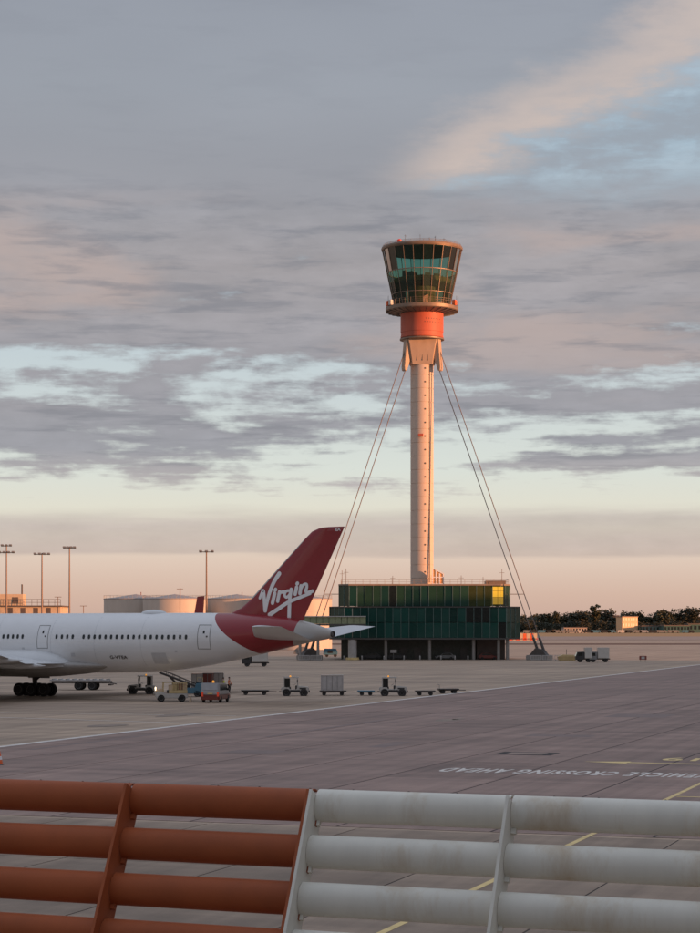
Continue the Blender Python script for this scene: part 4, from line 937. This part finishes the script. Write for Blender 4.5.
# flat trailer behind the landing gear
p = G(82, 690)
t = thing('pallet_trailer', 'long flat pallet trailer with big wheels behind the main landing gear', 'trailer', p, R(-4))
obj('deck', B().b2(-3.6, 3.2, -1.1, 1.1, 1.05, 1.22), M['mesh_white'], t, bevel=.02); obj('frame', B().b2(-3.4, 3.4, -.9, .9, .8, 1.05), M['steel_dark'], t)
for i in range(9): obj('roller', B().cyl((-3.3+.8*i, -1.0, 1.27), (-3.3+.8*i, 1.0, 1.27), .06, .06, 8), M['steel_grey'], t)
obj('tow_hitch', B().bar((3.3, 0, .85), (4.1, 0, .7), .1, .1), M['steel_dark'], t); obj('step', B().b2(3.2, 3.6, -.8, .8, .55, .7), M['steel_dark'], t)
wheels(t, [(x, y) for x in (-.2, 1.4) for y in (-.9, .9)], .52, .34)
# lorries in the distance
def lorry(label, p, rz, cabcol, boxcol, L_=3.6):
    t = thing('lorry', label, 'lorry', p, rz)
    obj('chassis', B().b2(-L_/2-.2, L_/2+1.6, -.8, .8, .55, .8), M['steel_dark'], t)
    bx_ = obj('cargo_box', B().b2(-L_/2, L_/2, -1.1, 1.1, .82, 3.0), M[boxcol], t, bevel=.04)
    for i in range(4): obj('box_rib', B().b2(-L_/2+.1+(L_-.25)*i/3, -L_/2+.2+(L_-.25)*i/3, -1.13, -1.102, .9, 2.95), M['mesh_white'], bx_)
    cb = obj('cab', B().prof([(L_/2+.1, .5), (L_/2+1.8, .5), (L_/2+1.85, 1.2), (L_/2+1.5, 2.1), (L_/2+.1, 2.15)], -1.0, 1.0), M[cabcol], t, bevel=.08)
    obj('windscreen', B().prof([(L_/2+1.82, 1.25), (L_/2+1.86, 1.25), (L_/2+1.56, 2.0), (L_/2+1.52, 2.0)], -.85, .85), M['dark_glass'], cb)
    for s in (-1, 1): obj('side_window', B().b2(L_/2+.5, L_/2+1.35, 1.003*s-.008, 1.003*s+.008, 1.3, 1.95), M['dark_glass'], cb)
    wheels(t, [(x, y) for x in (-L_/2+.7, L_/2+.9) for y in (-.85, .85)], .45, .28); return t
p = G(260, 666.5); lorry('white box lorry with dark cab in the distance under the tail', p, R(180), 'v_dark', 'v_white', 2.9)
p = G(603, 662.3); lorry('white box lorry nearest the right edge on the far apron', p, R(180), 'v_grey', 'v_white', 2.3)
p = G(588, 662.3); lorry('shorter white box lorry just behind the longer one on the far apron', p, R(180), 'v_dark', 'v_white', 1.5)
# cars in the undercroft
def car(label, p, rz, col):
    t = thing('parked_car', label, 'car', p, rz, 'cars parked under the tower base')
    bd = obj('body', B().prof([(-2.1, .3), (2.1, .3), (2.15, .6), (1.9, .82), (1.0, .95), (.4, 1.42), (-1.2, 1.46), (-1.9, 1.0), (-2.15, .95)], -.85, .85), M[col], t, bevel=.08)
    for s in (-1, 1): obj('side_window', B().prof([(-1.6, 1.0), (.8, .98), (.35, 1.34), (-1.15, 1.38)], .853*s-.008, .853*s+.008), M['dark_glass'], bd)
    obj('windscreen', B().prof([(1.0, 1.0), (1.02, .98), (.46, 1.4), (.44, 1.4)], -.7, .7), M['dark_glass'], bd)
    lights(bd, [(2.12, .6, .65), (2.12, -.6, .65), (-2.12, .6, .75), (-2.12, -.6, .75)], M['v_silver'], .12)
    wheels(t, [(x, y) for x in (-1.3, 1.3) for y in (-.76, .76)], .32, .2); return t
car('dark car parked between the white column and the next pillar', (X(371, 438.5), 438.5, 0), R(180), 'v_dark'); car('black car parked just right of the second pillar under the glass', (X(397, 438.2), 438.2, 0), 0, 'v_dark')
car('grey car parked in the middle bay under the glass building', (X(445, 438.6), 438.6, 0), R(180), 'v_grey'); car('dark maroon car parked beside the right hand pillar', (X(488, 437.6), 437.6, 0), 0, 'v_maroon')
for px, hh in ((393.5, 1.2), ):
    p = (X(px, 436.6), 436.6, 0); t = thing('notice_board', 'small pale notice board standing under the glass building', 'sign', p)
    obj('board', B().b2(-.7, .7, -.03, .03, 1.5, 2.2), M['mesh_white'], t); obj('post', B().cyl((0, .06, 0), (0, .06, 2.2), .05, .05, 6), M['steel_grey'], t)
# blue cabin and clutter left of the base building
p = G(331, 657); t = thing('generator_unit', 'blue generator unit on wheels left of the base columns', 'generator', p)
obj('body', B().prof([(-1.8, .5), (1.5, .5), (1.6, 1.1), (1.2, 2.0), (-1.6, 2.0), (-1.8, 1.4)], -.9, .9), M['v_blue'], t, bevel=.1); obj('hood_vent', B().b2(-.8, .4, -.93, -.905, .9, 1.6), M['v_dark'], t); wheels(t, [(x, y) for x in (-1, 1) for y in (-.7, .7)], .4, .25)
p = G(303, 656); t = thing('cable_reel_trailer', 'dark rounded equipment trailer at the left stay anchor', 'trailer', p)
obj('hood', B().loft([[(x, -1, .5) for x in (0,)]*1+[( -2.3, -1, .5), (-2.1, -1, 1.4), (-1.2, -1, 2.2), (.4, -1, 2.3), (1.6, -1, 1.6), (2.2, -1, .5)], [(0, 1, .5), (-2.3, 1, .5), (-2.1, 1, 1.4), (-1.2, 1, 2.2), (.4, 1, 2.3), (1.6, 1, 1.6), (2.2, 1, .5)]]), M['steel_grey'], t, bevel=.08); obj('drawbar', B().bar((2.1, 0, .5), (3.4, 0, .4), .1, .1), M['steel_dark'], t)
wheels(t, [(x, y) for x in (-.9, .7) for y in (-.85, .85)], .4, .25)
# barriers and small things near the right anchor
def barrier(label, loc, rz=0.0):
    t = thing('crowd_barrier', label, 'barrier', loc, rz, 'steel barriers round the stay anchors')
    obj('frame', B().path([(-1.1, 0, .2), (-1.1, 0, 1.1), (1.1, 0, 1.1), (1.1, 0, .2), (-1.1, 0, .2)], .05), M['mesh_white'], t)
    for i in range(1, 7): obj('bar', B().cyl((-1.1+2.2*i/7, 0, .2), (-1.1+2.2*i/7, 0, 1.1), .025, .025, 5), M['mesh_white'], t)
    for x in (-.8, .8): obj('foot', B().b2(x-.04, x+.04, -.35, .35, 0, .2), M['steel_grey'], t)
    return t
br0 = barrier('pale steel barrier at the right stay anchor, leftmost in its row', (X(536, 426), 426, 0))
for i, lb in enumerate(('second pale steel barrier from the left at the right anchor', 'third pale steel barrier from the left at the right anchor', 'rightmost pale steel barrier, next to the yellow grit bin')):
    clone(br0, lb, (X(536, 426)+2.5*(i+1), 426, 0))
for i, lb in enumerate(('pale barrier left of the white column near the left anchor', 'pale barrier by the dark equipment trailer at the left anchor')):
    clone(br0, lb, (X(316-12*i, 426), 426, 0))
p = G(567, 660.7); t = thing('grit_bin', 'yellow brown grit bin mound beside the far lorries', 'bin', p)
obj('tub', B().loft([[(-1.7, -.7, 0), (1.7, -.7, 0), (1.7, .7, 0), (-1.7, .7, 0)], [(-2.0, -.9, .8), (2.0, -.9, .8), (2.0, .9, .8), (-2.0, .9, .8)]]), M['v_yellow'], t, bevel=.05); obj('lid', B().prof([(-2.1, .8), (2.1, .8), (1.2, 1.25), (-1.0, 1.3)], -.95, .95), M['v_yellow'], t, bevel=.05); obj('pole', B().cyl((0, 1, 0), (0, 1, 2.4), .05, .05, 6), M['steel_dark'], t)
p = G(643, 662); t = thing('taxiway_sign', 'small red and white taxiway sign board alone on the far apron', 'sign', p)
obj('board', B().b2(-.75, .75, -.08, .08, .45, 1.25), M['box_red'], t, bevel=.02); obj('panel', B().b2(-.35, .35, -.1, -.083, .6, 1.1), M['mesh_white'], t)
for x in (-.5, .5): obj('leg', B().cyl((x, 0, 0), (x, 0, .5), .05, .05, 6), M['steel_grey'], t)
p = G(-.5, 765); t = thing('traffic_cone', 'orange traffic cone cut by the left edge on the taxiway', 'cone', (p.x, p.y, .016))
obj('base', B().b2(-.24, .24, -.24, .24, 0, .05), M['v_dark'], t, bevel=.02); obj('cone', B().lathe([(.19, .05), (.04, .72), (.03, .74)], 18), M['orange'], t); obj('sleeve', B().lathe([(.145, .27), (.105, .46)], 18, caps=False), M['logo'], t)
p = G(190.5, 702); t = thing('traffic_cone', 'small pale cone on the apron between the service truck and the van', 'cone', p)
obj('base', B().b2(-.2, .2, -.2, .2, 0, .05), M['v_dark'], t); obj('cone', B().lathe([(.16, .05), (.03, .6)], 14), M['cream'], t)
# low clutter line along the foot of the base building
for i, px in enumerate((344, 362, 384, 404, 420, 441, 455, 468)):
    t = thing('bollard', 'short dark bollard along the front of the glass building, %s from the left' % ONES[i], 'bollard', (X(px, 431), 431, 0), 0, 'bollards in front of the tower base')
    obj('post', B().lathe([(.14, 0), (.14, .9), (.08, 1.0)], 12), M['steel_grey'], t); obj('band', B().lathe([(.15, .65), (.15, .8)], 12, caps=False), M['mesh_white'], t)
# ------------------------------------------------------------------ people
def skin(name, nodes, edges, mat, parent, root=0):
    me = bpy.data.meshes.new(name); me.from_pydata([n[:3] for n in nodes], edges, [])
    o = bpy.data.objects.new(name, me); C.objects.link(o); o.parent = parent; me.materials.append(mat)
    md = o.modifiers.new('Skin', 'SKIN'); md.use_smooth_shade = True
    for i, n in enumerate(nodes):
        sv = me.skin_vertices[0].data[i]; sv.radius = (n[3], n[4] if len(n) > 4 else n[3]); sv.use_root = (i == root)
    s = o.modifiers.new('Sub', 'SUBSURF'); s.levels = 1; s.render_levels = 2
    return o
def person(label, loc, rz, vest, swing):
    t = thing('person', label, 'person', loc, rz)
    nd_ = [(0, 0, .98, .15, .11), (0, 0, 1.2, .14, .10), (0, 0, 1.40, .17, .10), (0, 0, 1.52, .055), (0, 0.015, 1.60, .085, .095), (0, 0.01, 1.70, .08, .09),
           (.09, 0, .90, .085), (.1, -swing, .50, .06), (.1, swing*.4, .09, .045), (.1, -.14+swing*.4, .05, .04),
           (-.09, 0, .90, .085), (-.1, swing, .50, .06), (-.1, -swing*.6, .09, .045), (-.1, -.14-swing*.6, .05, .04),
           (.2, 0, 1.40, .06), (.27, -.04, 1.13, .048), (.26, -.22, .95, .036), (.25, -.29, .90, .035, .022),
           (-.2, 0, 1.40, .06), (-.27, .02, 1.12, .048), (-.26, -.10, .90, .036), (-.25, -.15, .83, .035, .022)]
    ed = [(0, 1), (1, 2), (2, 3), (3, 4), (4, 5), (0, 6), (6, 7), (7, 8), (8, 9), (0, 10), (10, 11), (11, 12), (12, 13), (2, 14), (14, 15), (15, 16), (16, 17), (2, 18), (18, 19), (19, 20), (20, 21)]
    for base, s, (dy_, dz_) in ((17, 1, (-.055, -.04)), (21, -1, (-.03, -.06))):
        hx, hy, hz = nd_[base][:3]
        for k, (ox, ln2) in enumerate(((-.03, .9), (-.01, 1.05), (.01, 1.0), (.03, .8))):
            i = len(nd_); nd_ += [(hx+ox, hy+dy_*ln2*.6, hz+dz_*ln2*.6, .0095), (hx+ox-.006*s, hy+dy_*ln2*1.1, hz+dz_*ln2*1.3, .008)]; ed += [(base, i), (i, i+1)]
        i = len(nd_); nd_ += [(hx-.04*s, hy-.03, hz+.005, .011)]; ed += [(base-1, i)]
    bo = skin('body', nd_, ed, M['skin'], t)
    def sub(ix): 
        mp = {a: i for i, a in enumerate(ix)}
        return [tuple(nd_[a][:3])+tuple(r*1.18+.008 for r in nd_[a][3:]) for a in ix], [(mp[a], mp[b]) for a, b in ed if a in mp and b in mp]
    skin('trousers', *sub([0, 6, 7, 8, 10, 11, 12]), M['cloth_dark'], t); skin('jacket', *sub([1, 2, 14, 15, 16, 18, 19, 20]), vest, t)
    skin('boots', *sub([8, 9]), M['tyre'], t); skin('boots', *sub([12, 13]), M['tyre'], t)
    hd = obj('hair', B().lathe([(.098, 1.66), (.104, 1.71), (.085, 1.77), (.03, 1.795)], 16, (0, .02, 0)), M['hair'], t, sharp=60)
    obj('nose', B().cyl((0, -.085, 1.645), (0, -.115, 1.63), .012, .016, 8), M['skin'], t)
    for s in (-1, 1): obj('ear', B().cyl((.088*s, .015, 1.645), (.105*s, .02, 1.65), .028, .022, 8), M['skin'], t); obj('eye', B().cyl((.032*s, -.088, 1.668), (.032*s, -.097, 1.668), .012, .01, 8), M['hair'], t)
    obj('mouth', B().b2(-.025, .025, -.098, -.088, 1.592, 1.60), M['v_maroon'], t)
    obj('vest_band', B().lathe([(.19, 1.12), (.19, 1.17)], 16, caps=False), M['logo'], t).scale = (1, .75, 1)
    return t
p = G(223.3, 693.5); person('worker in a yellow high visibility jacket standing by the containers', p, R(-60), M['hiv_yellow'], .10)
p = G(229.3, 693); person('worker in an orange high visibility jacket, rightmost of two', p, R(75), M['hiv_orange'], .06)
# ------------------------------------------------------------------ background left: poles, tanks, pier
def lamp(label, px, ytop, D, heads):
    t = thing('light_mast', label, 'light mast', (X(px, D), D, 0), 0, 'tall apron light masts'); zt_ = Z(ytop, D)
    obj('pole', B().cyl((0, 0, 0), (0, 0, zt_), .24, .13, 10), M['pole'], t)
    for z, wd, k in heads:
        ca_ = obj('cross_arm', B().bar((-wd, 0, zt_-z), (wd, 0, zt_-z), .16, .16), M['pole'], t)
        for i in range(k):
            x = -wd+2*wd*i/(k-1); obj('lamp_head', B().box((x, -.25, zt_-z+.12), (.62, .7, .3), Matrix.Rotation(R(-20), 3, 'X')), M['steel_grey'], ca_, bevel=.04)
    return t
lamp('light mast with two tiers of lamps at the far left edge', 6.5, 545, 440, ((.2, .9, 3), (1.7, 1.5, 4)))
lamp('light mast with a drooping lamp bar, second from the left edge', 42, 553, 440, ((.3, 1.5, 4),))
lamp('light mast third from the left edge', 69.5, 547, 430, ((.2, 1.1, 4),))
lamp('light mast rising behind the aircraft just left of its tail', 206.5, 550.5, 410, ((.3, 1.2, 3),))
def small_lamp(label, px, yt, D):
    t = thing('street_lamp', label, 'street lamp', (X(px, D), D, 0), 0, 'small lamps among the tanks'); z = Z(yt, D)
    obj('pole', B().cyl((0, 0, 0), (0, 0, z), .13, .09, 8), M['pole'], t); obj('lamp_head', B().bar((-.9, 0, z), (.9, 0, z), .3, .14), M['pole'], t)
small_lamp('small double headed lamp in front of the sunlit tank', 180, 589, 560); small_lamp('small lamp post left of the tanks above the fuselage', 58, 597, 520)
small_lamp('thin lamp post between the tall mast and the tanks', 83.5, 606, 520)
for i, (px, ln_) in enumerate(((136, 'leftmost grey storage tank with a shallow cone roof, partly hidden'), (175, 'second storage tank from the left, its right side lit orange'), (237, 'third storage tank from the left, just left of the red fin'), (300, 'rightmost storage tank, lit orange between the fin and the tower base'))):
    D = 620+(14 if i in (0, 2) else 0); r = 32.0/F*D
    t = thing('storage_tank', ln_, 'tank', (X(px, D), D, 0), 0, 'fuel storage tanks')
    zt_ = Z(599.5, D); k = 4
    for j in range(k): obj('wall_course', B().lathe([(r, zt_*j/k+.02), (r, zt_*(j+1)/k-.03), (r-.05, zt_*(j+1)/k-.02), (r-.05, zt_*(j+1)/k+.02)], 48), M['tank'], t)
    rf_ = obj('roof', B().lathe([(r+.1, zt_-.02), (r+.1, zt_+.25), (r*.6, zt_+.75), (.3, Z(594.3, D)), (.05, Z(594, D))], 48), M['tank_roof'], t, sharp=25)
    b = B(); n = 48
    for q in range(n): b.cyl((r*math.cos(2*math.pi*q/n), r*math.sin(2*math.pi*q/n), zt_+.2), (r*math.cos(2*math.pi*q/n), r*math.sin(2*math.pi*q/n), zt_+1.2), .03, .03, 4)
    b.path([(r*math.cos(2*math.pi*q/n), r*math.sin(2*math.pi*q/n), zt_+1.2) for q in range(n+1)], .03, 4)
    obj('roof_rail', b, M['steel_grey'], rf_)
    obj('vent_pipe', B().cyl((1.6, 0, zt_+1), (1.6, 0, Z(588 if i == 1 else 592, D)), .12, .12, 6), M['box_red'], rf_)
# pier building at the left edge
D = 520; t = thing('pier_building', 'cream pier building with roof railing showing over the fuselage at far left', 'building', (X(20, D), D, 0))
l0, l1 = X(-60, D)-X(20, D), X(60.5, D)-X(20, D); zt_ = Z(605.5, D)
obj('wall', B().b2(l0, l1, 0, 14, 0, zt_-.35), M['cream'], t); rf_ = obj('roof', B().b2(l0-.2, l1+.5, -.4, 14.3, zt_-.34, zt_), M['bwall'], t)
for i in range(9): obj('window', B().b2(l0+1.2+3.3*i, l0+2.4+3.3*i, -.06, -.002, zt_-2.4, zt_-.6), M['bwall'], t)
b = B()
for i in range(22): b.cyl((l0+(l1-l0)*i/21, 0, zt_), (l0+(l1-l0)*i/21, 0, zt_+1.6), .06, .06, 5)
for z in (zt_+.8, zt_+1.6): b.bar((l0, 0, z), (l1, 0, z), .1, .1)
obj('roof_rail', b, M['bwall'], rf_)
ph = obj('plant_room', B().b2(X(-8, D)-X(20, D), X(21.5, D)-X(20, D), 2, 7, zt_, Z(594, D)), M['cream'], t); obj('plant_room_window', B().b2(X(11, D)-X(20, D), X(17, D)-X(20, D), 1.93, 1.99, zt_+.6, zt_+2.2), M['bwall'], ph)
obj('chimney', B().cyl((X(19.5, D)-X(20, D), 4, zt_), (X(19.5, D)-X(20, D), 4, Z(584, D)), .22, .2, 8), M['bwall'], t)
# ------------------------------------------------------------------ far field right: trees, buildings
def tree_meshes(seed, hgt, wd, tall=False, lm=0):
    rnd_ = random.Random(seed); b = B(); cl_ = []
    for i in range(16):
        a = rnd_.uniform(0, 6.28); rr2 = rnd_.uniform(.1, .75)*wd/2; z = hgt*(rnd_.uniform(.22, .9)); k = 1-.55*abs(z/hgt-.5)*(1.3 if not tall else .4)
        cl_.append((rr2*math.cos(a)*k, rr2*math.sin(a)*k, z, rnd_.uniform(.16, .30)*wd*(.8 if z > .75*hgt else 1)))
    for cx, cy, cz, cr_ in cl_:
        for i in range(48):
            d = Vector((rnd_.gauss(0, 1), rnd_.gauss(0, 1), rnd_.gauss(0, .8))).normalized()*cr_*rnd_.uniform(.55, 1.08); s = rnd_.uniform(.35, .85)
            q = Quaternion(Vector((rnd_.gauss(0, 1), rnd_.gauss(0, 1), rnd_.gauss(0, 1))).normalized(), rnd_.uniform(0, 6.28)); c = Vector((cx, cy, cz))+d
            b.add([c+q @ Vector((x*s, y*s*.8, 0)) for x, y in ((-1, -.5), (0, -1), (1, -.2), (.5, .9), (-.7, .8))], [(0, 1, 2, 3, 4)])
    cm = b.mesh('crown', M['leaf'][lm], 10)
    t_b = B().cyl((0, 0, 0), (0, 0, hgt*.45), wd*.035+.15, wd*.02+.1, 7)
    for i in range(4): a = i*1.57+seed; t_b.cyl((0, 0, hgt*(.2+.06*i)), (wd*.3*math.cos(a), wd*.3*math.sin(a), hgt*(.5+.06*i)), .16, .08, 5)
    return cm, t_b.mesh('trunk', M['bark'])
TM_ = [tree_meshes(1, 15, 15, lm=0), tree_meshes(2, 17, 13, lm=1), tree_meshes(3, 13, 17, lm=2), tree_meshes(4, 21, 8, True, 0), tree_meshes(5, 15, 12, lm=1), tree_meshes(6, 18, 16, lm=2)]
tl = []
x = 505
while x < 720:
    tl.append((x+random.uniform(-2, 2), random.choice([0, 1, 2, 4, 5, 0, 2]), random.uniform(.92, 1.12), random.uniform(1780, 1960))); x += random.uniform(3.6, 6.0)
tl += [(595.5, 3, 1.25, 1770), (556, 3, .85, 1760), (584, 5, 1.12, 1790), (667, 0, 1.25, 1765), (694, 5, 1.15, 1770), (640, 3, .85, 1790), (688, 5, 1.2, 1780), (657, 3, .9, 1800), (523, 2, .9, 1760)]
tl += [(x_, 2, random.uniform(.55, .75), random.uniform(1730, 1760)) for x_ in range(512, 712, 9)]
tl.sort()
def nearest(px):
    marks = [(530, 'behind the right stay cables'), (565, 'above the barriers and far lorries'), (595, 'by the tall slim tree'), (629, 'beside the sunlit far building'), (668, 'above the taxiway sign'), (700, 'near the right edge')]
    return min(marks, key=lambda m: abs(m[0]-px))[1]
for i, (px, k, s, D) in enumerate(tl):
    kind = ['broad round', 'upright bushy', 'low spreading', 'tall slim', 'small rounded', 'large full'][k]
    t = thing('tree', '%s dark tree %s, %s from the left' % (kind, nearest(px), nth(i+1)), 'tree', (X(px, D), D, 1.0), random.uniform(0, 6), 'trees on the far tree line')
    t.scale = (s*1.3, s*1.3, s*1.03*random.uniform(.92, 1.06)); obj('crown', TM_[k][0], None, t); obj('trunk', TM_[k][1], None, t)
def block(name, label, px0, px1, y0, y1, D, wall, nwin, dep=20, roof='far_roof', rows=2, win='dark_glass'):
    t = thing(name, label, 'building', (X((px0+px1)/2, D), D, 0)); hw = X(px1, D)/2-X(px0, D)/2; zt_ = Z(y0, D); zb_ = 0
    obj('wall', B().b2(-hw, hw, 0, dep, zb_, zt_), M[wall], t); obj('roof', B().b2(-hw-.4, hw+.4, -.4, dep+.4, zt_, zt_+.7), M[roof], t)
    h0 = max(1.5, Z(y1, D))
    for r in range(rows):
        for i in range(nwin):
            x = -hw+2*hw*(i+.5)/nwin; hz = (zt_-h0)/rows; obj('window', B().b2(x-hw/nwin*.55, x+hw/nwin*.55, -.12, -.01, h0+hz*r+hz*.25, h0+hz*r+hz*.8), M[win], t)
    return t
sb = block('sunlit_building', 'far building glowing orange in the low sun among the trees', 620, 640, 617, 628, 1700, 'far_wall', 6, dep=8, win='gleam')
sb.rotation_euler = (0, 0, R(32))
block('long_shed', 'long low pale shed at the foot of the far trees', 564, 587, 628, 632, 1690, 'pale', 8, rows=1)
block('warehouse', 'low teal warehouse at the foot of the trees near the right edge', 664, 690, 626, 631, 1680, 'teal', 8, rows=1)
block('warehouse', 'low teal warehouse cut by the right edge', 688.5, 716, 624.5, 631, 1700, 'teal', 6, rows=1)
block('low_hangar', 'low grey hangar between the sunlit building and the teal warehouse', 642, 663, 626.5, 631, 1700, 'screen', 6, rows=1)
block('office_block', 'dim office block half hidden in trees left of the sunlit building', 604, 619, 616, 628, 1830, 'pale', 6)
for i in range(22):
    px = 525+i*8+random.uniform(-2, 2); D = 1660; col = random.choice(['v_silver', 'v_dark', 'v_white', 'v_grey', 'v_blue', 'v_dark']); t = thing('far_vehicle', 'tiny %s vehicle on the far perimeter road, %s from the left' % (dict(v_silver='silver', v_dark='black', v_white='white', v_grey='grey', v_blue='blue')[col], nth(i+1)), 'vehicle', (X(px, D), D, .9), 0, 'vehicles on the far perimeter road')
    ww = random.uniform(2, 5); obj('body', B().prof([(-ww, .4), (ww, .4), (ww, 1.3), (ww*.7, 2.4), (-ww*.9, 2.5), (-ww, 1.4)], -1, 1), M[col], t, bevel=.1)
    wheels(t, [(-ww*.6, -.9), (ww*.6, -.9), (-ww*.6, .9), (ww*.6, .9)], .5, .3)
# glowing safety barrier past the base building
D = 950; t = thing('safety_barrier', 'bright orange sunlit barrier wall with red lights right of the glass base', 'barrier', (X(523, D), D, 0))
hw = X(364, D)-X(350, D)
for i in range(8):
    x = -hw+2*hw*i/8; po = obj('panel', B().b2(x+.06, x+2*hw/8-.06, 0, .25, .3, Z(633.5 if i > 2 else 637, D)), M['cream'] if i % 2 else M['orange'], t, bevel=.05)
for i in range(9): obj('red_lamp', B().lathe([(.25, .8), (.45, 1.05), (.2, 1.3)], 10, (-hw+2*hw*i/8, -.4, 0)), M['red_lamp'], t)
# terminal to the right, outside the picture: it shades the apron from the low sun
sn = Vector((sdir.x, sdir.y, 0)).normalized(); pn = Vector((-sn.y, sn.x, 0))
if pn.y < 0: pn = -pn
tb = thing('terminal_building', 'long terminal building beyond the right edge of the picture', 'building', sn*62+pn*130, math.atan2(pn.y, pn.x))
HB = 29.6; x0, x1 = -290, 284
obj('wall', B().b2(x0, x1, -40, 0, 0, HB-.6), M['pale'], tb); obj('roof', B().b2(x0-1, x1+1, -41, 1, HB-.6, HB), M['far_roof'], tb)
wmm = B().b2(-4.2, 4.2, .01, .15, 0, 3.2).mesh('window', M['dark_glass'])
for r in range(5):
    for i in range(57): obj('window', wmm, None, tb, (x0+6+10*i, 0, 3+5.4*r))

pr_ = thing('pier_building', 'glazed terminal pier behind the viewpoint, outside the picture', 'building', (0, 0, 0), 0)
obj('wall', B().b2(-90, 30, -16, -2.2, 0, 13), M['bwall'], pr_); obj('roof', B().b2(-91, 31, -17, -1.6, 13, 13.5), M['far_roof'], pr_)
for i in range(24): obj('window', B().b2(-89+5*i, -85+5*i, -2.19, -2.1, 5.5, 11.5), M['dark_glass'], pr_)
